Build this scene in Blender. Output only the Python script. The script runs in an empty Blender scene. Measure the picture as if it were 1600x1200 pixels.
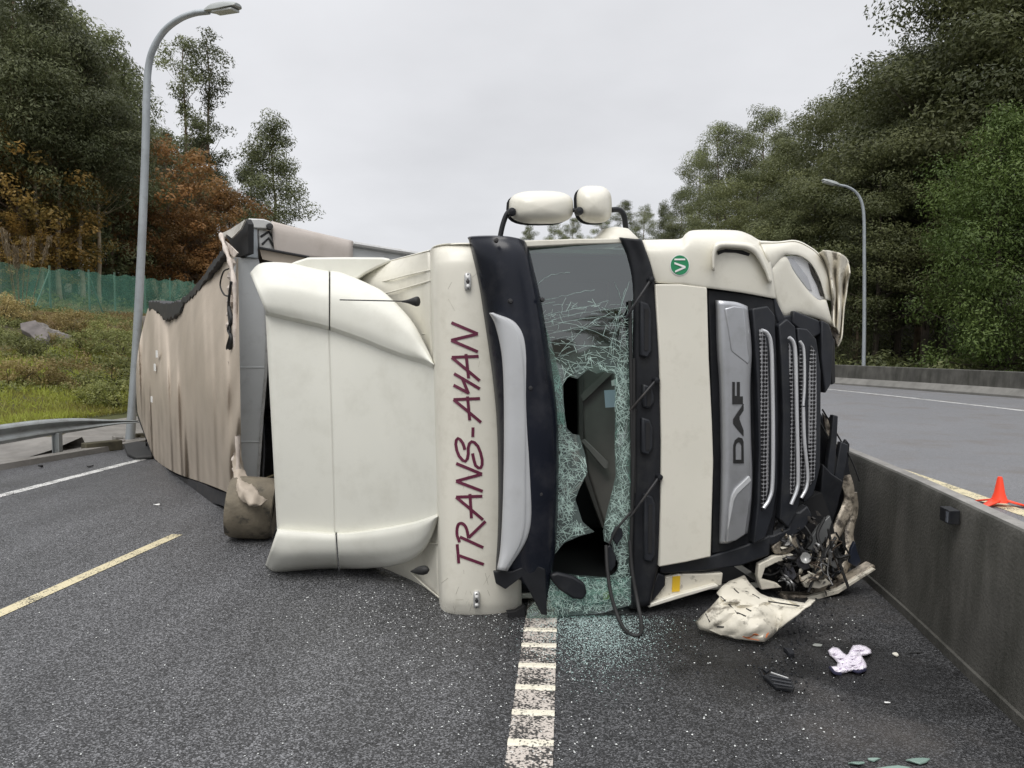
import bpy, bmesh, math, random
import numpy as np
from mathutils import Vector, Matrix, noise
from mathutils.bvhtree import BVHTree

random.seed(7)
C = bpy.context.scene.collection
R = math.radians
# ---------------------------------------------------------------- camera, sky, sun, exposure
F, H = 1200.0, 1.8
PITCH = math.atan(63 / 1200)
cam = bpy.data.cameras.new('camera')
cam.sensor_fit = 'HORIZONTAL'; cam.sensor_width = 36.0; cam.lens = 36.0 * F / 1600
cam.clip_start = 0.05; cam.clip_end = 1500
camo = bpy.data.objects.new('camera', cam); C.objects.link(camo)
camo.location = (0, 0, H); camo.rotation_euler = (R(90) - PITCH, 0, 0)
sc = bpy.context.scene
sc.camera = camo
sc.view_settings.view_transform = 'Standard'; sc.view_settings.look = 'None'
sc.view_settings.gamma = 1.0; sc.view_settings.exposure = 0.25
sc.view_settings.use_curve_mapping = False
SUN_EL, SUN_AZ = R(58), R(200)          # azimuth from +Y, clockwise: behind the camera
w = bpy.data.worlds.new('World'); sc.world = w; w.use_nodes = True
nt = w.node_tree; nd = nt.nodes; lk = nt.links
for n in list(nd): nd.remove(n)
out = nd.new('ShaderNodeOutputWorld'); bg = nd.new('ShaderNodeBackground'); bg.inputs[1].default_value = 0.1
sky = nd.new('ShaderNodeTexSky'); sky.sky_type = 'NISHITA'; sky.sun_disc = False
sky.sun_elevation = SUN_EL; sky.sun_rotation = SUN_AZ
tc = nd.new('ShaderNodeTexCoord'); sep = nd.new('ShaderNodeSeparateXYZ'); lk.new(tc.outputs['Generated'], sep.inputs[0])
# overcast deck: cloud noise laid on a flat layer, a little brighter overhead
den = nd.new('ShaderNodeMath'); den.operation = 'ADD'; den.inputs[1].default_value = 0.22; lk.new(sep.outputs[2], den.inputs[0])
dv = nd.new('ShaderNodeVectorMath'); dv.operation = 'DIVIDE'; lk.new(tc.outputs['Generated'], dv.inputs[0])
cb = nd.new('ShaderNodeCombineXYZ')
for i in range(3): lk.new(den.outputs[0], cb.inputs[i])
lk.new(cb.outputs[0], dv.inputs[1])
nz = nd.new('ShaderNodeTexNoise'); nz.inputs['Scale'].default_value = 1.3; nz.inputs['Detail'].default_value = 5; nz.inputs['Roughness'].default_value = 0.5
lk.new(dv.outputs[0], nz.inputs['Vector'])
cr_ = nd.new('ShaderNodeMapRange'); cr_.inputs[1].default_value = 0.3; cr_.inputs[2].default_value = 0.7
cr_.inputs[3].default_value = 6.1; cr_.inputs[4].default_value = 7.4; lk.new(nz.outputs[0], cr_.inputs[0])
el = nd.new('ShaderNodeMapRange'); el.interpolation_type = 'SMOOTHSTEP'
el.inputs[1].default_value = 0.4; el.inputs[2].default_value = 1.0; el.inputs[3].default_value = 1.0; el.inputs[4].default_value = 2.2
lk.new(sep.outputs[2], el.inputs[0])
mu = nd.new('ShaderNodeMath'); mu.operation = 'MULTIPLY'; lk.new(cr_.outputs[0], mu.inputs[0]); lk.new(el.outputs[0], mu.inputs[1])
tint = nd.new('ShaderNodeMixRGB'); tint.blend_type = 'MULTIPLY'; tint.inputs[0].default_value = 1; tint.inputs[1].default_value = (0.985, 0.99, 1.02, 1)
lk.new(mu.outputs[0], tint.inputs[2])
mx = nd.new('ShaderNodeMixRGB'); mx.inputs[0].default_value = 0.94; lk.new(sky.outputs[0], mx.inputs[1]); lk.new(tint.outputs[0], mx.inputs[2])
lk.new(mx.outputs[0], bg.inputs[0]); lk.new(bg.outputs[0], out.inputs[0])
sun = bpy.data.lights.new('sun', 'SUN'); sun.energy = 1.5; sun.angle = R(35); sun.color = (1, 0.97, 0.92)
so = bpy.data.objects.new('sun', sun); C.objects.link(so)
so.rotation_euler = (R(90) - SUN_EL, 0, -SUN_AZ + math.pi)
so.location = (0, -20, 40)

# ---------------------------------------------------------------- picture -> place helpers
def ray(px, py):
    x, y = (px - 800) / F, (600 - py) / F
    return Vector((x, math.cos(PITCH) + y * math.sin(PITCH), -math.sin(PITCH) + y * math.cos(PITCH)))
EYE = Vector((0, 0, H))
def at(px, py, Y):
    d = ray(px, py); return EYE + d * (Y / d.y)
def gnd(px, py, z=0.0):
    d = ray(px, py); return EYE + d * ((z - H) / d.z)
def on_plane(px, py, p, n):
    d = ray(px, py); return EYE + d * ((p - EYE).dot(n) / d.dot(n))
# the overturned tractor: u = its up (to picture left), w = its left side (upwards), f = its forward (to us)
PSI = R(8)
TR = Vector((0.6, 5.1, 0)); UA = Vector((-math.cos(PSI), -math.sin(PSI), 0)); FA = Vector((math.sin(PSI), -math.cos(PSI), 0)); WA = Vector((0, 0, 1))
def T(px, py, f=0.0): return on_plane(px, py, TR + FA * f, FA)
def V(u, w_, f): return TR + UA * u + WA * w_ + FA * f

# ---------------------------------------------------------------- mesh helpers
def crs(pts, n):
    """Catmull-Rom resample of a point list"""
    m = len(pts); out_ = []
    if m == 2: return [pts[0].lerp(pts[1], i / (n - 1)) for i in range(n)]
    for i in range(n):
        t = i / (n - 1) * (m - 1); k = min(int(t), m - 2); t -= k
        p1, p2 = pts[k], pts[k + 1]
        p0 = pts[k - 1] if k else p1 * 2 - p2
        p3 = pts[k + 2] if k + 2 < m else p2 * 2 - p1
        out_.append(0.5 * ((2 * p1) + (p2 - p0) * t + (2 * p0 - 5 * p1 + 4 * p2 - p3) * t * t + (3 * p1 - p0 - 3 * p2 + p3) * t ** 3))
    return out_
def loft(rows, nu, nv):
    rr = [crs(r, nv) for r in rows]
    cols = [crs([rr[i][j] for i in range(len(rr))], nu) for j in range(nv)]
    return [[cols[j][i] for j in range(nv)] for i in range(nu)]
class MB:
    def __init__(s): s.v = []; s.f = []
    def add(s, vs, fs):
        b = len(s.v); s.v += [Vector(x) for x in vs]; s.f += [tuple(i + b for i in f) for f in fs]; return s
    def grid(s, g, close_v=False):
        n, m = len(g), len(g[0]); vs = [p for r in g for p in r]; fs = []
        for i in range(n - 1):
            for j in range(m - 1 if not close_v else m):
                j2 = (j + 1) % m
                fs.append((i * m + j, i * m + j2, (i + 1) * m + j2, (i + 1) * m + j))
        return s.add(vs, fs)
    def prism(s, poly, off):
        n = len(poly); vs = list(poly) + [p + off for p in poly]
        fs = [tuple(range(n)), tuple(range(2 * n - 1, n - 1, -1))]
        fs += [(i, i + n, (i + 1) % n + n, (i + 1) % n) for i in range(n)]
        return s.add(vs, fs)
    def box(s, c, hx, hy=None, hz=None):
        if hy is None: hx, hy, hz = Vector((hx[0], 0, 0)), Vector((0, hx[1], 0)), Vector((0, 0, hx[2]))
        c = Vector(c)
        vs = [c + hx * i + hy * j + hz * k for i in (-1, 1) for j in (-1, 1) for k in (-1, 1)]
        return s.add(vs, [(0, 1, 3, 2), (4, 6, 7, 5), (0, 4, 5, 1), (2, 3, 7, 6), (0, 2, 6, 4), (1, 5, 7, 3)])
    def tube(s, pts, rad, n=8, cap=True):
        pts = [Vector(p) for p in pts]; m = len(pts); rings = []
        prev = None
        for i, p in enumerate(pts):
            t = (pts[min(i + 1, m - 1)] - pts[max(i - 1, 0)]).normalized()
            if prev is None:
                a = t.orthogonal().normalized()
            else:
                a = (prev - t * prev.dot(t)).normalized()
            prev = a; b = t.cross(a)
            r = rad[i] if isinstance(rad, (list, tuple)) else rad
            rings.append([p + (a * math.cos(6.28319 * k / n) + b * math.sin(6.28319 * k / n)) * r for k in range(n)])
        b0 = len(s.v); s.grid(rings, True)
        if cap:
            s.f.append(tuple(b0 + k for k in range(n))[::-1]); s.f.append(tuple(b0 + (m - 1) * n + k for k in range(n)))
        return s
    def ribbon(s, pts, wd, up, th=0.0):
        """flat strip along pts lying square to 'up'"""
        L, Rr = [], []
        for i, p in enumerate(pts):
            t = (pts[min(i + 1, len(pts) - 1)] - pts[max(i - 1, 0)]).normalized(); n = t.cross(up).normalized()
            L.append(p - n * wd / 2); Rr.append(p + n * wd / 2)
        if not th: return s.grid([[a, b] for a, b in zip(L, Rr)])
        g = [[a, b, b + up * th, a + up * th] for a, b in zip(L, Rr)]
        b0 = len(s.v); s.grid(g, True); m = len(pts)
        s.f.append((b0, b0 + 1, b0 + 2, b0 + 3)); e = b0 + 4 * (m - 1); s.f.append((e + 3, e + 2, e + 1, e)); return s
    def lathe(s, prof, c, ax, n=24):
        ax = Vector(ax).normalized(); a = ax.orthogonal().normalized(); b = ax.cross(a); c = Vector(c)
        return s.grid([[c + ax * h + (a * math.cos(6.28319 * k / n) + b * math.sin(6.28319 * k / n)) * r for k in range(n)] for r, h in prof], True)
ROOT = {}
def build(name, mb, mat, parent=None, smooth=35, bevel=0.0, solid=0.0, recalc=True, loc=None):
    org = ROOT[parent] if parent is not None else (Vector(loc) if loc is not None else Vector((0, 0, 0)))
    me = bpy.data.meshes.new(name)
    me.from_pydata([tuple(p - org) for p in mb.v], [], mb.f); me.validate()
    if recalc:
        bm = bmesh.new(); bm.from_mesh(me); bmesh.ops.recalc_face_normals(bm, faces=bm.faces); bm.to_mesh(me); bm.free()
    if smooth:
        me.polygons.foreach_set('use_smooth', [True] * len(me.polygons))
        me.set_sharp_from_angle(angle=R(smooth))
    o = bpy.data.objects.new(name, me); C.objects.link(o)
    if mat: me.materials.append(mat)
    if parent is not None: o.parent = parent
    else: o.location = org
    ROOT[o] = org
    if solid:
        m = o.modifiers.new('solid', 'SOLIDIFY'); m.thickness = solid; m.offset = 0
    if bevel:
        m = o.modifiers.new('bevel', 'BEVEL'); m.width = bevel; m.segments = 2; m.limit_method = 'ANGLE'; m.angle_limit = R(40); m.harden_normals = False
    return o
def thing(name, loc, label, cat, group=None):
    o = bpy.data.objects.new(name, None); C.objects.link(o); o.location = loc; o.empty_display_size = 0.2
    o['label'] = label; o['category'] = cat
    if group: o['group'] = group
    ROOT[o] = Vector(loc); return o
def tag(o, label, cat, group=None):
    o['label'] = label; o['category'] = cat
    if group: o['group'] = group
    return o
def kind(o, k): o['kind'] = k; return o

# ---------------------------------------------------------------- materials
def mat(name, col, rough=0.5, metal=0.0, var=0.12, vscale=3.0, bump=0.0, bscale=60.0, spec=0.5, coat=0.0, dirt=None, dscale=2.0, damt=0.5, dthr=(0.5, 0.75), streak=False):
    m = bpy.data.materials.new(name); m.use_nodes = True; n = m.node_tree.nodes; l = m.node_tree.links
    p = n['Principled BSDF']; p.inputs['Roughness'].default_value = rough; p.inputs['Metallic'].default_value = metal
    p.inputs['Specular IOR Level'].default_value = spec; p.inputs['Coat Weight'].default_value = coat; p.inputs['Coat Roughness'].default_value = 0.12
    t = n.new('ShaderNodeTexCoord'); z = n.new('ShaderNodeTexNoise'); z.inputs['Scale'].default_value = vscale; z.inputs['Detail'].default_value = 5
    l.new(t.outputs['Object'], z.inputs['Vector'])
    r = n.new('ShaderNodeValToRGB'); r.color_ramp.elements[0].position = 0.3; r.color_ramp.elements[1].position = 0.7
    r.color_ramp.elements[0].color = tuple(c * (1 - var) for c in col) + (1,); r.color_ramp.elements[1].color = tuple(min(1, c * (1 + var)) for c in col) + (1,)
    l.new(z.outputs[0], r.inputs[0]); col_out = r.outputs[0]
    if dirt:
        z2 = n.new('ShaderNodeTexNoise'); z2.inputs['Scale'].default_value = dscale; z2.inputs['Detail'].default_value = 8; z2.inputs['Roughness'].default_value = 0.65
        if streak:
            mp = n.new('ShaderNodeMapping'); mp.inputs['Scale'].default_value = (1.4, 1.4, 0.35); l.new(t.outputs['Object'], mp.inputs[0]); l.new(mp.outputs[0], z2.inputs['Vector'])
        else: l.new(t.outputs['Object'], z2.inputs['Vector'])
        mr = n.new('ShaderNodeMapRange'); mr.inputs[1].default_value = dthr[0]; mr.inputs[2].default_value = dthr[1]; mr.inputs[4].default_value = damt
        l.new(z2.outputs[0], mr.inputs[0]); mxx = n.new('ShaderNodeMixRGB'); l.new(mr.outputs[0], mxx.inputs[0]); l.new(col_out, mxx.inputs[1]); mxx.inputs[2].default_value = tuple(dirt) + (1,)
        col_out = mxx.outputs[0]
    l.new(col_out, p.inputs['Base Color'])
    if bump:
        z3 = n.new('ShaderNodeTexNoise'); z3.inputs['Scale'].default_value = bscale; z3.inputs['Detail'].default_value = 4
        l.new(t.outputs['Object'], z3.inputs['Vector']); b = n.new('ShaderNodeBump'); b.inputs['Strength'].default_value = bump; b.inputs['Distance'].default_value = 0.01
        l.new(z3.outputs[0], b.inputs['Height']); l.new(b.outputs[0], p.inputs['Normal'])
    return m
def leaf_mat(name, c1, c2, trans=0.38):
    m = bpy.data.materials.new(name); m.use_nodes = True; n = m.node_tree.nodes; l = m.node_tree.links
    for x in list(n): n.remove(x)
    o = n.new('ShaderNodeOutputMaterial'); d = n.new('ShaderNodeBsdfPrincipled'); d.inputs['Roughness'].default_value = 0.5; d.inputs['Specular IOR Level'].default_value = 0.3; tr = n.new('ShaderNodeBsdfTranslucent'); mx_ = n.new('ShaderNodeMixShader'); mx_.inputs[0].default_value = trans
    a = n.new('ShaderNodeAttribute'); a.attribute_name = 'tint'; r = n.new('ShaderNodeMixRGB'); r.inputs[1].default_value = c1 + (1,); r.inputs[2].default_value = c2 + (1,)
    l.new(a.outputs['Fac'], r.inputs[0])
    oi = n.new('ShaderNodeObjectInfo'); hs = n.new('ShaderNodeHueSaturation'); mr = n.new('ShaderNodeMapRange'); mr.inputs[3].default_value = 0.62; mr.inputs[4].default_value = 1.38
    l.new(oi.outputs['Random'], mr.inputs[0]); l.new(mr.outputs[0], hs.inputs['Value']); l.new(r.outputs[0], hs.inputs['Color'])
    l.new(hs.outputs[0], d.inputs[0]); l.new(hs.outputs[0], tr.inputs[0]); l.new(d.outputs[0], mx_.inputs[1]); l.new(tr.outputs[0], mx_.inputs[2]); l.new(mx_.outputs[0], o.inputs[0])
    return m

CREAM = mat('cream_paint', (0.72, 0.695, 0.605), 0.42, var=0.035, coat=0.22, dirt=(0.36, 0.33, 0.25), dscale=6, damt=0.36, dthr=(0.52, 0.8))
CREAM_DIRTY = mat('scraped_cream_paint', (0.66, 0.62, 0.52), 0.5, var=0.08, dirt=(0.10, 0.085, 0.065), dscale=9, damt=0.85, dthr=(0.55, 0.66), bump=0.3, bscale=30)
FAIR = mat('roof_cream_paint', (0.71, 0.705, 0.635), 0.5, var=0.035, vscale=1.2, coat=0.1, dirt=(0.40, 0.385, 0.31), dscale=4, damt=0.32, dthr=(0.48, 0.8))
BLACKP = mat('black_plastic', (0.011, 0.012, 0.015), 0.5, var=0.25, vscale=8, spec=0.35, dirt=(0.05, 0.05, 0.047), dscale=6, damt=0.45)
DARKP = mat('dark_grey_plastic', (0.018, 0.020, 0.025), 0.5, var=0.2, vscale=6, spec=0.4, dirt=(0.06, 0.06, 0.056), dscale=7, damt=0.4)
VISOR = mat('smoked_visor', (0.009, 0.011, 0.018), 0.26, spec=0.34, var=0.2, dirt=(0.04, 0.04, 0.046), dscale=4, damt=0.6)
RUBBER = mat('rubber', (0.018, 0.018, 0.018), 0.65)
SILVER = mat('silver_paint', (0.46, 0.47, 0.49), 0.33, 0.65, var=0.05, dirt=(0.25, 0.25, 0.24), dscale=8, damt=0.35)
SILVER_LT = mat('pale_silver_plastic', (0.52, 0.53, 0.54), 0.42, 0.15, var=0.05, dirt=(.34, .34, .33), dscale=5, damt=.3)
CHROME = mat('chrome', (0.74, 0.75, 0.77), 0.28, 0.55, var=0.05)
MAROON = mat('maroon_vinyl', (0.115, 0.012, 0.040), 0.5, var=0.05)
BADGE = mat('badge_black', (0.02, 0.02, 0.02), 0.3)
GREEN = mat('green_sticker', (0.02, 0.24, 0.10), 0.4, var=0.04)
WHITE = mat('white_print', (0.82, 0.82, 0.80), 0.5, var=0.03)
YELLOW = mat('yellow_sticker', (0.72, 0.46, 0.03), 0.5)
INTER = mat('cab_interior_trim', (0.15, 0.14, 0.128), 0.6, var=0.15, vscale=5)
INTER_D = mat('cab_interior_dark', (0.012, 0.012, 0.013), 0.8)
TARP = mat('beige_tarpaulin', (0.43, 0.368, 0.298), 0.62, var=0.09, vscale=2.2, dirt=(0.27, 0.225, 0.175), dscale=1.6, damt=0.18, dthr=(0.5, 0.78), bump=0.15, bscale=25)
PIPING = mat('pale_piping', (0.60, 0.53, 0.47), 0.6, var=0.15, vscale=12, dirt=(0.16, 0.12, 0.10), dscale=14, damt=0.6)
BULK = mat('grey_bulkhead', (0.54, 0.555, 0.555), 0.42, 0.1, var=0.06, dirt=(0.16, 0.16, 0.155), dscale=3, damt=0.5)
ALU = mat('pale_aluminium', (0.55, 0.55, 0.54), 0.4, 0.5, var=0.1, dirt=(0.16, 0.14, 0.12), dscale=12, damt=0.7)
DKMETAL = mat('dark_steel', (0.045, 0.045, 0.048), 0.55, 0.4, dirt=(0.12, 0.10, 0.08), dscale=8, damt=0.5)
CRUSH = mat('bent_bare_metal', (0.40, 0.35, 0.28), 0.42, 0.35, var=0.3, vscale=14, dirt=(0.05, 0.042, 0.035), dscale=13, damt=0.9, dthr=(0.48, 0.6), bump=0.5, bscale=40)
MUD = mat('muddy_rubber', (0.17, 0.145, 0.105), 0.75, var=0.2, vscale=9, dirt=(0.05, 0.045, 0.036), dscale=7, damt=0.9, dthr=(0.53, 0.66), bump=0.5, bscale=40)
GALV = mat('galvanised_steel', (0.36, 0.39, 0.41), 0.5, 0.45, var=0.12, vscale=2, dirt=(0.24, 0.25, 0.25), dscale=9, damt=0.5)
RAILM = mat('weathered_guardrail_steel', (0.30, 0.32, 0.32), 0.5, 0.4, var=0.15, dirt=(0.15, 0.14, 0.12), dscale=5, damt=0.6)
CONE = mat('fluorescent_orange_plastic', (0.95, 0.07, 0.025), 0.45, var=0.06)
CLOTH = mat('lilac_white_fabric', (0.80, 0.75, 0.83), 0.9, var=0.15, vscale=18, dirt=(0.40, 0.33, 0.42), dscale=25, damt=0.6, bump=0.4, bscale=120)
ORANGE_SCRAPE = mat('orange_scrape', (0.55, 0.17, 0.06), 0.6, var=0.3, vscale=30)
BARK = mat('eucalyptus_bark', (0.17, 0.125, 0.085), 0.9, var=0.35, vscale=2.5)
BARK_D = mat('dark_bark', (0.06, 0.048, 0.036), 0.9, var=0.35, vscale=2.5)
STONE = mat('pale_stone', (0.27, 0.25, 0.235), 0.85, var=0.2, bump=0.5, bscale=12)

# ================================================================ SETTING
def asphalt(name, lo, mid, hi, darklane=False):
    m = bpy.data.materials.new(name); m.use_nodes = True; n = m.node_tree.nodes; l = m.node_tree.links; p = n['Principled BSDF']
    t = n.new('ShaderNodeTexCoord')
    def noi(s, d, ro=0.5):
        z = n.new('ShaderNodeTexNoise'); z.inputs['Scale'].default_value = s; z.inputs['Detail'].default_value = d; z.inputs['Roughness'].default_value = ro
        l.new(t.outputs['Object'], z.inputs['Vector']); return z
    v = n.new('ShaderNodeTexVoronoi'); v.inputs['Scale'].default_value = 140; l.new(t.outputs['Object'], v.inputs['Vector'])
    sepc = n.new('ShaderNodeSeparateColor'); l.new(v.outputs['Color'], sepc.inputs[0])
    r = n.new('ShaderNodeValToRGB'); r.color_ramp.elements[0].color = tuple(lo * c for c in (1, 1.01, 1.05)) + (1,); r.color_ramp.elements[1].color = (hi, hi * 1.01, hi * 1.05, 1)
    e = r.color_ramp.elements.new(0.62); e.color = (mid, mid * 1.01, mid * 1.06, 1); l.new(sepc.outputs[0], r.inputs[0])
    wet = noi(0.45, 5); wr = n.new('ShaderNodeMapRange'); wr.inputs[1].default_value = 0.35; wr.inputs[2].default_value = 0.65; l.new(wet.outputs[0], wr.inputs[0])
    mu_ = n.new('ShaderNodeMapRange'); mu_.inputs[3].default_value = 0.82 if darklane else .96; mu_.inputs[4].default_value = 1.1 if darklane else 1.03; l.new(wr.outputs[0], mu_.inputs[0])
    mm = n.new('ShaderNodeMixRGB'); mm.blend_type = 'MULTIPLY'; mm.inputs[0].default_value = 1; l.new(r.outputs[0], mm.inputs[1]); l.new(mu_.outputs[0], mm.inputs[2])
    # brown scuffed film beside the barrier and faint worn tracks
    sc_ = noi(0.9, 7, 0.65); sr = n.new('ShaderNodeMapRange'); sr.inputs[1].default_value = 0.5; sr.inputs[2].default_value = 0.72; sr.inputs[4].default_value = 0.75; l.new(sc_.outputs[0], sr.inputs[0])
    sx = n.new('ShaderNodeSeparateXYZ'); l.new(t.outputs['Object'], sx.inputs[0])
    gx = n.new('ShaderNodeMapRange'); gx.interpolation_type = 'SMOOTHSTEP'; gx.inputs[1].default_value = 0.8; gx.inputs[2].default_value = 1.8; l.new(sx.outputs[0], gx.inputs[0])
    gm = n.new('ShaderNodeMath'); gm.operation = 'MULTIPLY'; l.new(sr.outputs[0], gm.inputs[0]); l.new(gx.outputs[0], gm.inputs[1])
    m2 = n.new('ShaderNodeMixRGB'); l.new(gm.outputs[0], m2.inputs[0]); l.new(mm.outputs[0], m2.inputs[1]); m2.inputs[2].default_value = (0.135, 0.12, 0.108, 1)
    last = m2.outputs[0]
    if darklane:
        # lane colour darker towards the barrier side, and damp wheel tracks running along the road
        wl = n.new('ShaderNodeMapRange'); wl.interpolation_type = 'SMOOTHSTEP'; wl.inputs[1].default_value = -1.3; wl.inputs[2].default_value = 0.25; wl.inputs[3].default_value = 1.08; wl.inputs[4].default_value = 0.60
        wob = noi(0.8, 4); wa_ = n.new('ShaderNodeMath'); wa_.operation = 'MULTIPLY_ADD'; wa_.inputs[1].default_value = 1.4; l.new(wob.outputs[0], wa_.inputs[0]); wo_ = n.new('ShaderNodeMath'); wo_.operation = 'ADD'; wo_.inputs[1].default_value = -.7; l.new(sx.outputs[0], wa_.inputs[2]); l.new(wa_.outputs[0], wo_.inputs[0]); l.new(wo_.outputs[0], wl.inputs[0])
        mp = n.new('ShaderNodeMapping'); mp.inputs['Scale'].default_value = (2.2, 0.12, 1); mp.inputs['Rotation'].default_value = (0, 0, 0.1); l.new(t.outputs['Object'], mp.inputs[0]); st = n.new('ShaderNodeTexNoise'); st.inputs['Scale'].default_value = 1.0; st.inputs['Detail'].default_value = 4; l.new(mp.outputs[0], st.inputs['Vector'])
        sr_ = n.new('ShaderNodeMapRange'); sr_.inputs[1].default_value = .35; sr_.inputs[2].default_value = .65; sr_.inputs[3].default_value = .84; sr_.inputs[4].default_value = 1.1; l.new(st.outputs[0], sr_.inputs[0])
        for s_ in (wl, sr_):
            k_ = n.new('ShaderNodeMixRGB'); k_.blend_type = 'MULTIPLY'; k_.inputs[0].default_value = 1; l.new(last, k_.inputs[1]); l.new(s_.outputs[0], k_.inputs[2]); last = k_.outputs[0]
        # oil and coolant spilt from the crushed corner
        for cx_, cy_, rr_ in ((1.45, 4.55, .75), (2.0, 4.1, .55), (1.25, 4.05, .35)):
            dd_ = n.new('ShaderNodeVectorMath'); dd_.operation = 'DISTANCE'; dd_.inputs[1].default_value = (cx_, cy_, 0); l.new(t.outputs['Object'], dd_.inputs[0])
            dn_ = noi(3.2, 6, .65); ds_ = n.new('ShaderNodeMath'); ds_.operation = 'MULTIPLY_ADD'; ds_.inputs[1].default_value = rr_ * 1.6; l.new(dn_.outputs[0], ds_.inputs[0]); l.new(dd_.outputs['Value'], ds_.inputs[2])
            sm_ = n.new('ShaderNodeMapRange'); sm_.inputs[1].default_value = rr_ * 1.35; sm_.inputs[2].default_value = rr_ * 1.85; sm_.inputs[3].default_value = .42; sm_.inputs[4].default_value = 1.0; l.new(ds_.outputs[0], sm_.inputs[0])
            k_ = n.new('ShaderNodeMixRGB'); k_.blend_type = 'MULTIPLY'; k_.inputs[0].default_value = 1; l.new(last, k_.inputs[1]); l.new(sm_.outputs[0], k_.inputs[2]); last = k_.outputs[0]
    l.new(last, p.inputs['Base Color'])
    rg = n.new('ShaderNodeMapRange'); rg.inputs[3].default_value = 0.36 if darklane else 0.55; rg.inputs[4].default_value = 0.58; l.new(wr.outputs[0], rg.inputs[0]); l.new(rg.outputs[0], p.inputs['Roughness'])
    p.inputs['Specular IOR Level'].default_value = 0.42
    b = n.new('ShaderNodeBump'); b.inputs['Strength'].default_value = 0.55; b.inputs['Distance'].default_value = 0.006; l.new(v.outputs['Distance'], b.inputs['Height']); l.new(b.outputs[0], p.inputs['Normal'])
    return m
def paint(name, col, wear, bare=(0.04, 0.038, 0.036), scale=70.0):
    m = bpy.data.materials.new(name); m.use_nodes = True; n = m.node_tree.nodes; l = m.node_tree.links; p = n['Principled BSDF']; p.inputs['Roughness'].default_value = 0.6
    t = n.new('ShaderNodeTexCoord'); z = n.new('ShaderNodeTexNoise'); z.inputs['Scale'].default_value = scale; z.inputs['Detail'].default_value = 3; l.new(t.outputs['Object'], z.inputs['Vector'])
    z2 = n.new('ShaderNodeTexNoise'); z2.inputs['Scale'].default_value = 5; z2.inputs['Detail'].default_value = 6; l.new(t.outputs['Object'], z2.inputs['Vector'])
    ad = n.new('ShaderNodeMath'); ad.operation = 'MULTIPLY_ADD'; ad.inputs[1].default_value = 0.6; l.new(z2.outputs[0], ad.inputs[0]); l.new(z.outputs[0], ad.inputs[2])
    r = n.new('ShaderNodeMapRange'); r.inputs[1].default_value = 1.0 - wear - 0.06; r.inputs[2].default_value = 1.0 - wear + 0.06; l.new(ad.outputs[0], r.inputs[0])
    mx_ = n.new('ShaderNodeMixRGB'); l.new(r.outputs[0], mx_.inputs[0]); mx_.inputs[1].default_value = col + (1,); mx_.inputs[2].default_value = bare + (1,); l.new(mx_.outputs[0], p.inputs['Base Color'])
    return m
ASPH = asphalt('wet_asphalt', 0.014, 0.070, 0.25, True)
ASPH2 = asphalt('older_grey_asphalt', 0.11, 0.17, 0.27)
PAINT_W = paint('white_road_paint', (0.62, 0.62, 0.60), 0.14)
PAINT_Y = paint('yellowish_road_paint', (0.62, 0.55, 0.36), 0.10)
PAINT_SP = paint('worn_speckled_paint', (0.52, 0.47, 0.42), 0.205, scale=75)
PAINT_BAR = paint('thick_cream_paint', (0.70, 0.66, 0.54), 0.06)
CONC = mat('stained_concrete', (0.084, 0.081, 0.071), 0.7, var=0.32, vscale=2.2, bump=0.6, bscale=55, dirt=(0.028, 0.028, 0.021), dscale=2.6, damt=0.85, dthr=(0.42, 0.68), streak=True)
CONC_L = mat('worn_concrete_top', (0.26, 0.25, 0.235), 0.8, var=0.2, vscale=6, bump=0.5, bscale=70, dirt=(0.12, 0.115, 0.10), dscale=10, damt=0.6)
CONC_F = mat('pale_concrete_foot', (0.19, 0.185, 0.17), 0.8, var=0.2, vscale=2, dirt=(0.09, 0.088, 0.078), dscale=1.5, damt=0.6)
KERB = mat('gutter_concrete', (0.20, 0.19, 0.175), 0.85, var=0.22, vscale=2.5, bump=0.5, bscale=40, dirt=(0.09, 0.082, 0.07), dscale=3, damt=0.6)
SOIL = mat('leafy_soil', (0.052, 0.045, 0.027), 0.95, var=0.4, vscale=0.8, bump=0.6, bscale=6)

def sheet(name, x0, x1, y0, y1, z, m, nx=1, ny=1):
    mb = MB(); mb.grid([[Vector((x0 + (x1 - x0) * i / nx, y0 + (y1 - y0) * j / ny, z)) for j in range(ny + 1)] for i in range(nx + 1)])
    return kind(build(name, mb, m, smooth=0, recalc=False), 'structure')
sheet('ground', -450, 450, -400, 600, -0.03, SOIL)
road = MB(); road.add([Vector(p) for p in [(-10.4, -30, 0), (-8.62, 6, 0), (-7.27, 10.9, 0), (-6.62, 13.25, 0), (-5.6, 17.5, 0), (-5, 26, 0), (-7, 42, 0), (-16, 62, 0), (-40, 95, 0),
    (-34, 104, 0), (-9, 74, 0), (0.2, 64, 0), (7.2, 52, 0), (11.7, 42, 0), (14.4, 33.75, 0), (16.8, 25, 0), (17.6, 15, 0), (17.1, 4, 0), (15, -30, 0)]], [tuple(range(19))])
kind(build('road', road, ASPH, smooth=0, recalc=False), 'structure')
road = MB(); road.add([Vector((x, y, 0.004)) for x, y in [(15, -29), (1.0, -14), (1.75, -5), (2.5, 1), (2.84, 3.58), (3.1, 5.57), (3.3, 8), (3.34, 12), (2.7, 20), (0.4, 32), (-4.6, 44), (-20, 70), (-36, 102), (-9, 74), (0.2, 64), (7.2, 52), (11.7, 42), (14.4, 33.75), (16.8, 25), (17.6, 15), (17.1, 4)]], [tuple(range(21))])
kind(build('opposite_road', road, ASPH2, smooth=0, recalc=False), 'structure')

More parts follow.
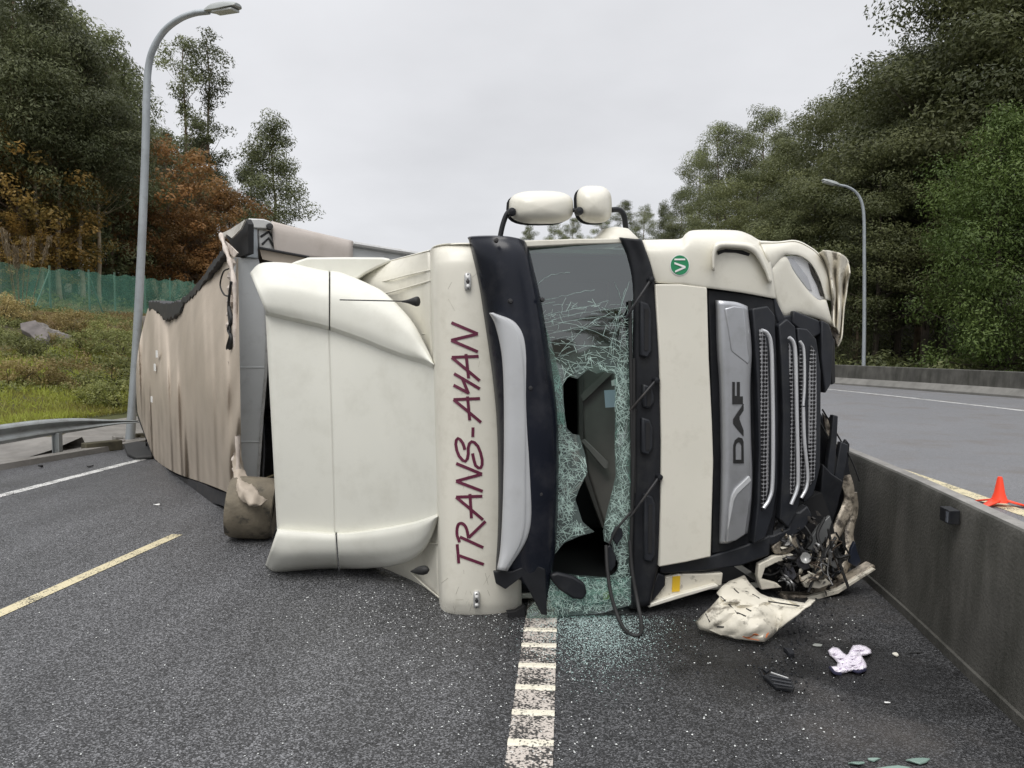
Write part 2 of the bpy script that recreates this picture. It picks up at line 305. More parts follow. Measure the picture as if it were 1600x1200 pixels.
def smooth_line(pts, n): return crs([Vector(p) if len(p) == 3 else Vector((p[0], p[1], 0)) for p in pts], n)
def marking(name, pts, wd, m, z=0.004, th=0.0):
    mb = MB(); mb.ribbon([Vector((p.x, p.y, z)) for p in pts], wd, Vector((0, 0, 1)), th)
    return kind(build(name, mb, m, smooth=0, recalc=bool(th)), 'structure')
# left carriageway lines
a, b = gnd(0, 775), gnd(238, 714); d = (b - a).normalized()
marking('road_edge_line', [a - d * 14, a, b, b + d * 4], 0.15, PAINT_W)
a, b = gnd(0, 959), gnd(277, 835.5); d = (b - a).normalized()
marking('lane_line', [a - d * 1.6, b], 0.11, PAINT_Y)
# worn edge line with raised bars, running under the cab
a, b = gnd(826, 1200), gnd(845, 975); d = (b - a).normalized(); nrm = Vector((d.y, -d.x, 0))
rl = MB(); rl.ribbon([Vector((p.x, p.y, 0.004)) for p in (a - d * 5, a, b, b + d * 2.5)], 0.205, Vector((0, 0, 1)))
rumble = kind(build('rumble_line', rl, PAINT_SP, smooth=0, recalc=False), 'structure')
bar0 = None
for k, yy in enumerate((985, 1009.5, 1041, 1075.5, 1115, 1162)):
    c = gnd(845 - 19 * (yy - 975) / 225, yy); mb = MB(); rn = random.Random(k)
    g = []
    for i in range(9):
        s_ = (i / 8 - 0.5) * 0.208; wob = [rn.uniform(-0.007, 0.007) for _ in range(2)]
        q = c + nrm * s_
        g.append([q - d * (0.026 + wob[0]) + Vector((0, 0, 0.004)), q - d * 0.018 + Vector((0, 0, 0.011)), q + d * 0.018 + Vector((0, 0, 0.011)), q + d * (0.026 + wob[1]) + Vector((0, 0, 0.004))])
    mb.grid(g); build('rumble_bar', mb, PAINT_BAR, rumble, smooth=20, recalc=False)
# opposite carriageway lines
marking('edge_line', smooth_line([(4.4, -8), (5.1, 2), (5.45, 8.8), (5.46, 12.5), (5.1, 19), (3.3, 29), (0, 39)], 60), 0.20, PAINT_Y, 0.008)
marking('far_edge_line', smooth_line([(14.0, -6), (14.3, 10), (13.7, 20.6), (12.4, 30.4), (9.6, 40), (4.5, 50), (-3, 60)], 60), 0.20, PAINT_W, 0.008)

# barriers --------------------------------------------------------
def barrier(name, line, prof, m, label):
    """prof: (offset away from us, z) pairs, extruded along the foot line"""
    mb = MB(); g = []
    for i, p in enumerate(line):
        t = (line[min(i + 1, len(line) - 1)] - line[max(i - 1, 0)]).normalized(); n = Vector((t.y, -t.x, 0))
        g.append([p + n * o + Vector((0, 0, z)) for o, z in prof])
    mb.grid(g); o = build(name, mb, m, smooth=25, recalc=False); return tag(o, label, 'barrier'), g
nl = smooth_line([(-1.2, -16), (1.3, -5), (2.05, 1), (2.39, 3.58), (2.66, 5.57), (2.86, 8), (2.9, 12), (2.3, 20), (0, 32), (-5, 44)], 90)
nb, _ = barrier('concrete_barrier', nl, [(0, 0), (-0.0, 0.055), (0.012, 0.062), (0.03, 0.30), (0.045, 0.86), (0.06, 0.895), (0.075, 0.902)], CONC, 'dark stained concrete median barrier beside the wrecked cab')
tg = []
for i, p in enumerate(nl):
    t = (nl[min(i + 1, len(nl) - 1)] - nl[max(i - 1, 0)]).normalized(); n = Vector((t.y, -t.x, 0))
    tg.append([p + n * o + Vector((0, 0, z)) for o, z in [(0.0752, 0.902), (0.09, 0.905), (0.15, 0.904), (0.165, 0.89), (0.2, 0.3), (0.32, 0.0)]])
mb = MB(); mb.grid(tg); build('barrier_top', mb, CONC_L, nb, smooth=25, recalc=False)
# reflector box on it
rp = on_plane(1481, 805, Vector((2.5, 4.4, 0)), Vector((-0.99, 0.13, 0))); t = (Vector((2.66, 5.57, 0)) - Vector((2.39, 3.58, 0))).normalized(); n = Vector((t.y, -t.x, 0))
rb = thing('barrier_reflector', (rp.x, rp.y, rp.z - 0.045), 'small black reflector box fixed on the concrete median barrier', 'reflector')
mb = MB(); mb.box(rp + n * 0.01, t * 0.062, n * 0.03, Vector((0, 0, 0.04))); build('housing', mb, BLACKP, rb, bevel=0.004)
mb = MB(); mb.box(rp - n * 0.022 - t * 0.045, t * 0.012, n * 0.003, Vector((0, 0, 0.03))); build('lens', mb, mat('dull_lens', (0.12, 0.13, 0.15), 0.2), rb)
fl = smooth_line([(15.6, -24), (17.2, 2), (17.6, 15), (16.8, 25), (14.4, 33.75), (11.7, 42), (7.2, 52), (0.2, 64), (-9, 74)], 80)
fb, _ = barrier('concrete_barrier', fl, [(0.2, 0.30), (0.24, 0.84), (0.27, 0.86), (0.42, 0.86), (0.45, 0.82), (0.5, 0)], CONC, 'long concrete barrier along the far edge of the opposite carriageway')
g = []
for i, p in enumerate(fl):
    t = (fl[min(i + 1, len(fl) - 1)] - fl[max(i - 1, 0)]).normalized(); n = Vector((t.y, -t.x, 0)); g.append([p + n * o + Vector((0, 0, z)) for o, z in [(0, 0), (0.0, 0.07), (0.2, 0.30)]])
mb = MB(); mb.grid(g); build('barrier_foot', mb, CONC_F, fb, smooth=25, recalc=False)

# left verge: gutter, kerb, hillside --------------------------------
KL = [Vector(p) for p in [(-10.4, -30, 0), (-8.62, 6, 0), (-7.27, 10.9, 0), (-6.62, 13.25, 0), (-5.6, 17.5, 0), (-5, 26, 0), (-7, 42, 0), (-16, 62, 0), (-40, 95, 0)]]
kl = crs(KL, 80)
mb = MB(); g = []
for i, p in enumerate(kl):
    t = (kl[min(i + 1, len(kl) - 1)] - kl[max(i - 1, 0)]).normalized(); n = Vector((-t.y, t.x, 0))
    g.append([p + n * o + Vector((0, 0, z)) for o, z in [(0.0, -0.01), (0.01, 0.085), (0.16, 0.095), (0.165, 0.055), (1.0, 0.04), (1.7, 0.10), (2.4, 0.22), (2.5, 0.05)]])
mb.grid(g); kind(build('gutter', mb, KERB, smooth=25, recalc=False), 'structure')
LB, LD, LN = Vector((-7.0, 12.0, 0)), Vector((0.105, 0.9945, 0)), Vector((-0.9945, 0.105, 0))
def sm(x, a_, b_): x = min(1, max(0, (x - a_) / (b_ - a_))); return x * x * (3 - 2 * x)
def lat_of(x, y): return (Vector((x, y, 0)) - LB).dot(LN)
def hill_z(x, y):
    l_ = lat_of(x, y)
    if l_ < 0.8: return -0.12
    z = 0.22 * sm(l_, 0.8, 2.2) + 3.3 * sm(l_, 0.9, 17.5) + 7 * sm(l_, 16, 60) + 5 * sm(l_, 50, 130)
    z += (noise.noise(Vector((x * 0.35, y * 0.35, 3))) * 0.32 + noise.noise(Vector((x * 1.1, y * 1.1, 9))) * 0.12) * sm(l_, 2, 7)
    return z
lats = [0.8, 1.1, 1.5, 1.9, 2.4, 3, 3.6, 4.2, 4.9, 5.6, 6.4, 7.2, 8, 9, 10, 11, 12, 13, 14, 15, 16.5, 18, 20, 23, 27, 32, 38, 46, 56, 70, 90, 130]
alongs = [-60, -40, -25, -15] + [-8 + i * 0.9 for i in range(70)] + [58, 64, 72, 82, 95, 110, 130, 160, 220]
mb = MB(); g = []
for l_ in lats:
    row = []
    for s_ in alongs:
        p = LB + LN * l_ + LD * s_; row.append(Vector((p.x, p.y, hill_z(p.x, p.y))))
    g.append(row)
mb.grid(g); kind(build('hillside', mb, mat('grassy_earth', (0.082, 0.068, 0.030), 0.95, var=0.45, vscale=0.5, bump=0.8, bscale=5, dirt=(0.05, 0.062, 0.016), dscale=0.5, damt=0.8, dthr=(0.42, 0.6)), smooth=60, recalc=False), 'structure')
# wooded ground rising beyond the far barrier
def right_d(x, y): q = min(fl, key=lambda v: (v.x - x) ** 2 + (v.y - y) ** 2); return math.hypot(q.x - x, q.y - y)
def right_z(x, y): d_ = right_d(x, y); return -0.05 + 0.3 * max(0, d_ - 6) * sm(d_, 4, 20) if d_ < 40 else 10.15
mb = MB(); g = []
for i in range(0, 80):
    p = fl[i]; t = (fl[min(i + 1, 79)] - fl[max(i - 1, 0)]).normalized(); n = Vector((t.y, -t.x, 0)); row = []
    for o in (0.6, 3, 6, 9, 12, 15, 18, 22, 27, 33, 40, 60):
        q = p + n * o; row.append(Vector((q.x, q.y, (-0.05 + 0.3 * max(0, o - 6) * sm(o, 4, 20) if o < 40 else 10.15) + (.3 * noise.noise(Vector((q.x * .3, q.y * .3, 5))) if o > 3 else 0) + .02)))
    g.append(row)
mb.grid(g); kind(build('hillside', mb, SOIL, smooth=60, recalc=False), 'structure')
# distant wooded ridge closing the valley beyond the bend
mb = MB(); g = []
for i in range(60):
    an = R(-60 + 120 * i / 59); row = []
    for rr, zz in ((230, -1), (250, 9), (275, 17), (310, 20)):
        row.append(Vector((math.sin(an) * rr, math.cos(an) * rr, zz * (0.75 + 0.25 * noise.noise(Vector((i * 0.21, rr * 0.01, 0)))) if zz > 0 else zz)))
    g.append(row)
mb.grid(g); kind(build('distant_hill', mb, mat('wooded_hill', (0.045, 0.055, 0.03), 0.95, var=0.4, vscale=0.15, bump=1, bscale=1), smooth=60, recalc=False), 'structure')

# ---------------------------------------------------------------- leaf clouds
def leaf_mesh(name, P, D, N, L, W, tintv, m):
    """diamond leaves: centre P, long axis D, face normal N (numpy n x 3), length L, width W"""
    n = len(P); S = np.cross(D, N); S /= np.linalg.norm(S, axis=1, keepdims=True) + 1e-9
    L = np.broadcast_to(np.asarray(L, float), (n,))[:, None]; W = np.broadcast_to(np.asarray(W, float), (n,))[:, None]
    v = np.empty((n, 4, 3)); v[:, 0] = P - D * L / 2; v[:, 1] = P + S * W / 2; v[:, 2] = P + D * L / 2; v[:, 3] = P - S * W / 2
    me = bpy.data.meshes.new(name); me.vertices.add(n * 4); me.vertices.foreach_set('co', v.ravel())
    me.loops.add(n * 4); me.loops.foreach_set('vertex_index', np.arange(n * 4, dtype=np.int32)); me.polygons.add(n)
    me.polygons.foreach_set('loop_start', np.arange(0, n * 4, 4, dtype=np.int32)); me.polygons.foreach_set('loop_total', np.full(n, 4, dtype=np.int32))
    at_ = me.attributes.new('tint', 'FLOAT', 'FACE'); at_.data.foreach_set('value', np.asarray(tintv, float)); me.materials.append(m); me.update(); return me
def unit(a): return a / (np.linalg.norm(a, axis=1, keepdims=True) + 1e-9)
def clump_leaves(rs, cen, rad, counts, droop, flat=0.75):
    """leaf centres/axes scattered through clumps"""
    idx = np.repeat(np.arange(len(cen)), counts); n = len(idx)
    q = unit(rs.normal(size=(n, 3))) * (rs.random((n, 1)) ** 0.36); q[:, 2] *= flat
    P = cen[idx] + q * rad[idx][:, None]
    N = unit(rs.normal(size=(n, 3)) * 0.5 + np.array([0, 0, 0.55]) + unit(q) * 1.15); D = rs.normal(size=(n, 3)) + np.array([0, 0, -droop * 1.2]); D = unit(D - N * (D * N).sum(1, keepdims=True))
    return P, D, N, idx
def tree_mesh(name, seed, h, base, rfun, ncl, crad, per, leaf, lm, bark, droop=0.6, trunk_r=0.22, up=0.35, flat=0.75, limb=True, lean=0.0, inner=0.25):
    rs = np.random.RandomState(seed); rn = random.Random(seed); mb = MB()
    tp = [Vector((lean * h * (i / 8) ** 2 + rn.uniform(-.12, .12) * (i > 0) * h * 0.05, rn.uniform(-.12, .12) * (i > 0) * h * 0.05, -0.4 + (h * 0.97 + .4) * i / 8)) for i in range(9)]
    tp = crs(tp, 15); mb.tube(tp, [trunk_r * (1 - 0.88 * i / 14) for i in range(15)], 7)
    cen, rad = [], []
    for k in range(ncl):
        t = base + (1 - base) * ((k + rn.random()) / ncl) ** 0.9; a_ = rn.uniform(0, 6.283); Rr = rfun(t) * h
        rr = Rr * (inner + (1 - inner) * math.sqrt(rn.random())) * rn.uniform(0.85, 1.15)
        i_ = t * 14 * 0.98; q = tp[min(13, int(i_))].lerp(tp[min(14, int(i_) + 1)], i_ % 1)
        c = Vector((q.x + math.cos(a_) * rr, q.y + math.sin(a_) * rr, t * h + rn.uniform(-.03, .03) * h)); r_ = crad * rn.uniform(0.6, 1.3) * (0.6 + 0.4 * min(1, Rr / (0.12 * h)))
        cen.append(c[:]); rad.append(r_)
        if limb and rr > 0.25 * crad:
            t0 = max(0.12, t - up * rr / h - 0.02); i_ = t0 * 14; q0 = tp[min(13, int(i_))].lerp(tp[min(14, int(i_) + 1)], i_ % 1)
            mid = q0.lerp(c, 0.55) + Vector((0, 0, -0.08 * rr)); r0 = max(0.018, trunk_r * 0.32 * (1 - t0))
            mb.tube([q0, mid, c], [r0, r0 * 0.6, r0 * 0.25], 4, cap=False)
    cen, rad = np.array(cen), np.array(rad)
    counts = np.maximum(8, (per * (rad / crad) ** 2)).astype(int)
    P, D, N, idx = clump_leaves(rs, cen, rad, counts, droop, flat)
    tint_ = np.clip(rs.normal(0.45, 0.13, len(P)) + rs.normal(0, 0.27, len(cen))[idx], 0, 1)
    L = leaf[0] * rs.uniform(0.6, 1.3, len(P)); W = leaf[1] * rs.uniform(0.7, 1.3, len(P))
    cm = leaf_mesh(name + '_crown', P, D, N, L, W, tint_, lm)
    tm = bpy.data.meshes.new(name + '_trunk'); tm.from_pydata([tuple(x) for x in mb.v], [], mb.f); tm.polygons.foreach_set('use_smooth', [True] * len(tm.polygons)); tm.materials.append(bark)
    return tm, cm
L_GUM = leaf_mat('grey_green_leaves', (0.078, 0.092, 0.040), (0.21, 0.23, 0.112))
L_DARK = leaf_mat('dark_olive_leaves', (0.062, 0.074, 0.028), (0.19, 0.205, 0.085))
L_OAK = leaf_mat('orange_brown_leaves', (0.17, 0.13, 0.038), (0.46, 0.29, 0.088), 0.45)
L_RUST = leaf_mat('rusty_leaves', (0.16, 0.10, 0.038), (0.42, 0.225, 0.088), 0.45)
L_ACA = leaf_mat('fresh_green_leaves', (0.040, 0.066, 0.014), (0.120, 0.165, 0.046))
L_SHRUB = leaf_mat('shrub_leaves', (0.13, 0.15, 0.042), (0.31, 0.32, 0.115))
L_SHRUB2 = leaf_mat('dry_shrub_leaves', (0.21, 0.165, 0.06), (0.39, 0.31, 0.135))
gum_r = lambda t: 0.17 * math.sin(math.pi * min(1, max(0, (t - 0.22) / 0.80)) ** 0.8) + 0.03
young_r = lambda t: 0.19 * (1 - t) ** 0.65 * min(1, (t + 0.12) * 2.5) + 0.02
oak_r = lambda t: 0.36 * math.sin(math.pi * min(1, max(0.02, (t - 0.12) / 0.92))) ** 0.7 + 0.02
dense_r = lambda t: 0.27 * (1 - t ** 2.2) ** 0.6 + 0.02
slim_r = lambda t: 0.095 * (0.55 + 0.45 * math.sin(t * 23)) * (1.15 - 0.4 * t)
PALE_BARK = mat('pale_bark', (0.33, 0.27, 0.19), 0.9, var=0.3, vscale=3)
KINDS = {
    'gum': [tree_mesh('gum', 10 + i, 20, 0.30, gum_r, 66, 1.5, 330, (0.27, 0.08), L_GUM, BARK, 0.9, 0.24, flat=0.55, inner=0.4) for i in range(3)],
    'young': [tree_mesh('young', 20 + i, 18, 0.10, young_r, 90, 1.25, 280, (0.28, 0.08), L_GUM, BARK, 1.1, 0.17) for i in range(3)],
    'slim': [tree_mesh('slim', 30 + i, 26, 0.34, slim_r, 84, 1.3, 130, (0.33, 0.11), L_GUM, BARK, 0.3, 0.26, up=0.9, flat=0.5, inner=0.35) for i in range(2)],
    'dark': [tree_mesh('dark', 40 + i, 19, 0.26, lambda t: gum_r(t) * 1.15 + 0.03, 62, 1.8, 470, (0.23, 0.09), L_DARK, BARK_D, 0.4, 0.27, flat=0.45, inner=0.45) for i in range(3)],
    'oak': [tree_mesh('oak', 50 + i, 9, 0.22, oak_r, 110, 0.60, 90, (0.17, 0.11), (L_OAK, L_RUST)[i], BARK, 0.3, 0.13) for i in range(2)],
    'bare': [tree_mesh('bare', 70 + i, 19, 0.46, gum_r, 80, 1.25, 230, (0.25, 0.075), L_GUM, PALE_BARK, 0.9, 0.17, flat=0.6) for i in range(2)],
    'acacia': [tree_mesh('acacia', 60 + i, 12, 0.02, dense_r, 120, 1.1, 330, (0.18, 0.062), L_ACA, BARK_D, 0.7, 0.2) for i in range(2)],
}
HK = {'gum': 20, 'young': 18, 'slim': 26, 'dark': 19, 'oak': 9, 'acacia': 12, 'bare': 19}
CAT = {'bare': 'eucalyptus_tree', 'gum': 'eucalyptus_tree', 'young': 'eucalyptus_tree', 'slim': 'eucalyptus_tree', 'dark': 'broadleaf_tree', 'oak': 'oak_tree', 'acacia': 'acacia_tree'}
def plant_tree(k, x, y, z, h, label, group, var, rot, wide=1.0):
    s_ = h / HK[k]; root = thing(CAT[k], (x, y, z), label, 'tree', group)
    root.rotation_euler = (0, 0, rot); root.scale = (s_ * wide, s_ * wide, s_)
    tm, cm = KINDS[k][var % len(KINDS[k])]
    for nm, me in (('trunk', tm), ('crown', cm)):
        o = bpy.data.objects.new(nm, me); C.objects.link(o); o.parent = root
    return root
rt = random.Random(21)
QUEUE = []
LWORD = {'gum': 'tall open-crowned eucalyptus', 'young': 'slender bushy eucalyptus', 'dark': 'dark olive broadleaf tree', 'bare': 'eucalyptus with pale bare trunk'}
def zone(px, left):
    Z = ((-40, 'cut by the picture\'s left edge'), (35, 'near the picture\'s left edge above the fence'), (88, 'above the tall golden oak'), (128, 'right of the golden oak'), (170, 'just left of the tall street lamp'), (212, 'close by the shaft of the tall street lamp'), (255, 'just right of the tall street lamp'), (900, 'below the two thin airy eucalyptuses')) if left else \
        ((880, 'seen under the larger mirror housing'), (950, 'seen under the smaller mirror'), (1015, 'showing just right of the mirrors'), (1068, 'rising above the windscreen pillar'), (1128, 'above the round green sticker'), (1180, 'above the cream front hatch'), (1235, 'above the step recess in the cab corner'), (1285, 'above the broken headlight'), (1335, 'just left of the far street lamp'), (1372, 'right behind the far street lamp'), (1440, 'between far lamp and fresh green tree'), (1500, 'at the flank of the fresh green tree'), (1580, 'towering above the fresh green tree'), (3000, 'cut by the picture\'s right edge'))
    return next(t for m_, t in Z if px < m_)
def queue_tree(k, px, topy, Y, group, wide, hill):
    if not hill: topy += 14 if 1060 < px < 1200 else (34 if 1200 <= px < 1340 else (48 if px < 1440 else (22 if px < 1490 else 0))) if px > 1060 and topy < 300 else 0
    QUEUE.append((k, px, topy, Y, group, wide, hill))
def plant_queue():
    by = {}
    for q in QUEUE: by.setdefault((q[0], zone(q[1], q[6])), []).append(q)
    for (k, z_), L_ in by.items():
        L_.sort(key=lambda q: q[3])
        for i, q in enumerate(L_):
            suf = '' if len(L_) == 1 else (', front one', ', second one back', ', third one back', ', fourth one back', ', fifth one back')[i]
            tree_px(k, q[1], q[2], q[3], LWORD[k] + ' ' + z_ + suf, q[4], None, q[5], q[6])
def tree_px(k, px, topy, Y, label, group, var=None, wide=1.0, hill=True):
    """stand a tree where its trunk shows at column px, at distance Y, tall enough to reach topy"""
    p = at(px, 537, Y); z = hill_z(p.x, p.y) if hill else right_z(p.x, p.y)
    top = at(px, topy, Y).z
    return plant_tree(k, p.x, p.y, z - 0.05, max(2.0, top - z), label, group, rt.randrange(6) if var is None else var, rt.uniform(0, 6.28), wide)
# wood on the left hillside
GL = 'eucalyptus trees in the wood on the left hillside'
LBL_L = 'grey-green eucalyptus in the dense wood above the green netting fence'
for px, ty, Y, k in [(-90, -160, 42, 'young'), (-25, -120, 40, 'young'), (40, -60, 38, 'gum'), (95, -25, 43, 'young'), (20, -30, 52, 'gum'), (120, 25, 52, 'young'), (72, 20, 60, 'young'),
                     (-60, -40, 55, 'gum'), (178, 45, 45, 'young'), (160, 90, 58, 'gum'), (205, 100, 50, 'young'), (-130, -80, 46, 'gum'), (60, 130, 44, 'young'),
                     (235, 195, 62, 'gum'), (262, 200, 68, 'young'), (215, 215, 56, 'young'), (-160, -60, 40, 'young'), (-20, 60, 42, 'gum'), (180, 190, 50, 'young'),
                     (66, 40, 37.5, 'bare'), (98, 10, 38.5, 'bare'), (131, 60, 39.5, 'bare'), (158, 110, 40.5, 'bare'), (270, 245, 60, 'young'), (315, 215, 75, 'young'), (342, 270, 72, 'gum'), (300, 255, 64, 'young')]:
    queue_tree(k, px, ty, Y, GL, 1.15, True)
tree_px('slim', 297, 52, 70, 'tall thin eucalyptus with airy crown beside the lamp post, left one of a pair', None, 0)
tree_px('slim', 333, 55, 72, 'tall thin eucalyptus with airy crown, right one of the pair behind the lamp post', None, 1)
tree_px('young', 432, 185, 72, 'lone dark green eucalyptus showing against the sky behind the overturned trailer', None, 1, 1.25)
tree_px('young', 398, 240, 76, 'lower dark green eucalyptus beside the lone tree behind the trailer', None, 2, 1.0)
GO = 'autumn oaks at the foot of the wood'
for i, (px, ty, Y, lab) in enumerate([(45, 190, 38, 'golden orange oak in the wood at the picture\'s left edge above the fence'), (-35, 215, 37, 'golden orange oak cut by the picture\'s left edge'),
                          (85, 300, 39.5, 'low golden oak under the taller golden oak, above the green fence'), (268, 225, 49, 'tall rusty brown oak just beside the lamp post'),
                          (318, 285, 50, 'rusty brown oak between the lamp post and the trailer top'), (362, 300, 52, 'rusty brown oak low behind the torn front corner of the trailer'),
                          (225, 320, 46, 'small rusty oak right behind the lamp post'), (292, 330, 48, 'low rusty oak just above the netting near the trailer'), (5, 330, 36, 'low orange oak just above the fence near the picture edge')]):
    tree_px('oak', px, ty, Y, lab, GO, 0 if i in (0, 1, 2, 8) else 1, 1.15)
# wood beyond the opposite carriageway
GR = 'trees of the wood beyond the far barrier'
LBL_R = 'dark green tree in the wood beyond the far concrete barrier'
LBL_S = 'grey-green eucalyptus on the skyline where the opposite road bends away'
for px, ty, Y, k in [(828, 352, 120, 'gum'), (866, 346, 116, 'gum'), (895, 340, 118, 'gum'), (938, 330, 108, 'gum'), (975, 315, 104, 'gum'), (1004, 322, 100, 'gum'), (1035, 316, 92, 'young'),
                     (1062, 285, 88, 'gum'), (1090, 222, 82, 'gum'), (1118, 182, 76, 'gum'), (1150, 192, 74, 'gum'), (1188, 158, 70, 'gum'), (1222, 172, 66, 'gum')]:
    queue_tree(k, px, ty, Y, 'eucalyptus trees on the skyline beyond the bend', .92, False)
for px, ty, Y, k in [(1256, 155, 60, 'gum'), (1292, 128, 56, 'dark'), (1325, 105, 54, 'gum'), (1362, 78, 50, 'dark'), (1395, 62, 47, 'dark'), (1432, 20, 45, 'gum'), (1468, -20, 43, 'dark'),
                     (1510, -60, 42, 'dark'), (1555, -70, 41, 'dark'), (1610, -90, 40, 'dark'), (1660, -80, 38, 'dark'), (1490, 60, 52, 'dark'), (1560, 20, 50, 'gum'), (1410, 130, 52, 'dark'),
                     (1130, 290, 66, 'dark'), (1180, 250, 60, 'dark'), (1085, 330, 74, 'young'), (1225, 260, 54, 'gum'), (1270, 235, 48, 'dark'), (1310, 215, 45, 'dark'), (1370, 190, 41, 'dark'), (1405, 170, 43, 'dark'), (1445, 165, 40, 'dark'),
                     (1050, 350, 84, 'dark'), (1240, 330, 46, 'young'), (1160, 345, 56, 'young'), (1340, 330, 42, 'young'), (1715, -40, 36, 'dark'), (1780, -40, 36, 'gum'),
                     (1300, 300, 62, 'dark'), (1350, 280, 66, 'dark'), (1400, 270, 62, 'dark'), (1460, 270, 58, 'dark'), (1200, 320, 76, 'dark')]:
    queue_tree(k, px, ty, Y, GR, 1.15 if k != 'young' else 1.05, False)
tree_px('acacia', 1556, 178, 33.5, 'dense fresh green leafy tree rising right behind the far barrier at the picture edge', None, 0, 1.0, False)
tree_px('acacia', 1650, 210, 32, 'dense fresh green leafy tree cut by the picture edge behind the far barrier', None, 1, 1.0, False)
plant_queue()
# wood behind the viewpoint, mirrored in the windscreen
for i, (x, y, h) in enumerate([(11, -30, 6.5), (15, -32, 9), (19.5, -34, 11.5), (24, -36, 13), (29, -38, 14), (7, -36, 6.0)]):
    plant_tree('dark' if i % 2 else 'gum', x, y, -.05, h, 'tree mirrored as a dark shape in the upper windscreen glass', 'trees reflected in the windscreen', i, i * 1.3, 1.5)
# undergrowth masses (uncountable)
def cover(name, pts, rad, per, leaf, m, seed, droop=0.0, flat=0.6):
    rs = np.random.RandomState(seed); cen = np.array(pts); rad = np.array(rad); cn = np.maximum(4, per * (rad / rad.mean()) ** 2).astype(int)
    P, D, N, idx = clump_leaves(rs, cen, rad, cn, droop, flat); tv = np.clip(rs.normal(.45, .2, len(P)) + rs.normal(0, .25, len(cen))[idx], 0, 1)
    me = leaf_mesh(name, P, D, N, leaf[0] * rs.uniform(.6, 1.3, len(P)), leaf[1] * rs.uniform(.7, 1.3, len(P)), tv, m)
    o = bpy.data.objects.new(name, me); C.objects.link(o); return kind(o, 'stuff')
pts, rad = [], []
for i in range(330):
    t = rt.random(); q = fl[int((0.18 + 0.75 * t) * 79)]; dd = 2.2 + 18 * rt.random() ** 1.1; pts.append((q.x + dd * 0.95, q.y + dd * 0.35, right_z(q.x + dd * 0.95, q.y + dd * 0.35) + rt.uniform(0.1, 0.9))); rad.append(rt.uniform(0.6, 1.5))
cover('undergrowth', pts, rad, 110, (0.28, 0.10), L_DARK, 1)
pts, rad = [], []
for i in range(240):
    s_ = rt.uniform(10, 60); l_ = rt.uniform(17.5, 25); p = LB + LN * l_ + LD * s_; pts.append((p.x, p.y, hill_z(p.x, p.y) + rt.uniform(.1, .5))); rad.append(rt.uniform(.4, .9))
cover('undergrowth', pts, rad, 90, (0.22, 0.09), L_SHRUB, 2)
# weeds covering the bank below the fence
L_STRAW = leaf_mat('straw_weeds', (0.24, 0.16, 0.065), (0.40, 0.29, 0.14), 0.4)
cls = {0: ([], []), 1: ([], []), 2: ([], [])}
for _ in range(6400):
    s_ = rt.uniform(-4, 36); l_ = rt.uniform(4.4, 17.5); p = LB + LN * l_ + LD * s_
    v_ = noise.noise(Vector((p.x * .42, p.y * .42, 20))) * 1.5 + rt.gauss(0, .24) + (.32 if s_ < 9 and l_ > 7 else 0)
    k_ = 0 if v_ < -.02 else (1 if v_ < .42 else 2); cls[k_][0].append((p.x, p.y, hill_z(p.x, p.y) + 0.06)); cls[k_][1].append(rt.uniform(.12, .36) * (1.25 if v_ < -.3 else 1))
cover('weeds', *cls[0], 34, (0.11, 0.04), L_SHRUB, 3, -0.6); cover('dry_weeds', *cls[1], 34, (0.12, 0.035), L_SHRUB2, 4, -0.9); cover('straw_grass', *cls[2], 32, (0.20, 0.02), L_STRAW, 5, -1.6)
L_GRASS = leaf_mat('bright_grass', (0.20, 0.175, 0.055), (0.42, 0.48, 0.09), 0.45)
rs = np.random.RandomState(5); n_ = 62000
s_ = rs.uniform(-3, 22, n_); l_ = 2.1 + 6.0 * rs.random(n_) ** 1.35; X = LB.x + LN.x * l_ + LD.x * s_; Yy = LB.y + LN.y * l_ + LD.y * s_
Z = np.array([hill_z(a_, b_) for a_, b_ in zip(X, Yy)])
D = unit(rs.normal(size=(n_, 3)) * 0.45 + np.array([0, 0, 1])); N = unit(rs.normal(size=(n_, 3)) * np.array([1, 1, .2])); pn = np.array([noise.noise(Vector((a_ * .7, b_ * .7, 40))) + .5 * noise.noise(Vector((a_ * 2.1, b_ * 2.1, 41))) for a_, b_ in zip(X, Yy)]); Lg = rs.uniform(.08, .26, n_) * (1 + .7 * pn)
P = np.stack([X, Yy, Z + Lg * .4], 1)
me = leaf_mesh('grass', P, D, N, Lg, 0.022, np.clip(rs.normal(.5, .2, n_) + pn * .8, 0, 1), L_GRASS); o = bpy.data.objects.new('grass', me); C.objects.link(o); kind(o, 'stuff')
# countable bushes on the bank
BM = []
for i in range(3):
    rs_ = random.Random(80 + i); cl = []
    cen = np.array([[rs_.gauss(0, .42), rs_.gauss(0, .42), rs_.uniform(.15, 1.0)] for _ in range(46)]); cen[:, :2] *= (1.3 - cen[:, 2:3] * 0.35)
    r_ = np.array([rs_.uniform(.16, .34) for _ in range(46)]); rr = np.random.RandomState(90 + i)
    P, D, N, idx = clump_leaves(rr, cen, r_, np.full(46, 46), -0.5, 0.9)
    tv = np.clip(rr.normal(.45, .2, len(P)) + rr.normal(0, .22, 46)[idx], 0, 1)
    cm = leaf_mesh('bush_crown', P, D, N, .10 * rr.uniform(.6, 1.3, len(P)), .042, tv, (L_SHRUB, L_SHRUB, L_SHRUB2)[i])
    mb = MB()
    for c in cen[:14]: mb.tube([Vector((0, 0, -.1)), Vector(c) * .5, Vector(c)], [.02, .012, .006], 4, cap=False)
    tm = bpy.data.meshes.new('bush_stem'); tm.from_pydata([tuple(x) for x in mb.v], [], mb.f); tm.materials.append(BARK_D); BM.append((tm, cm))
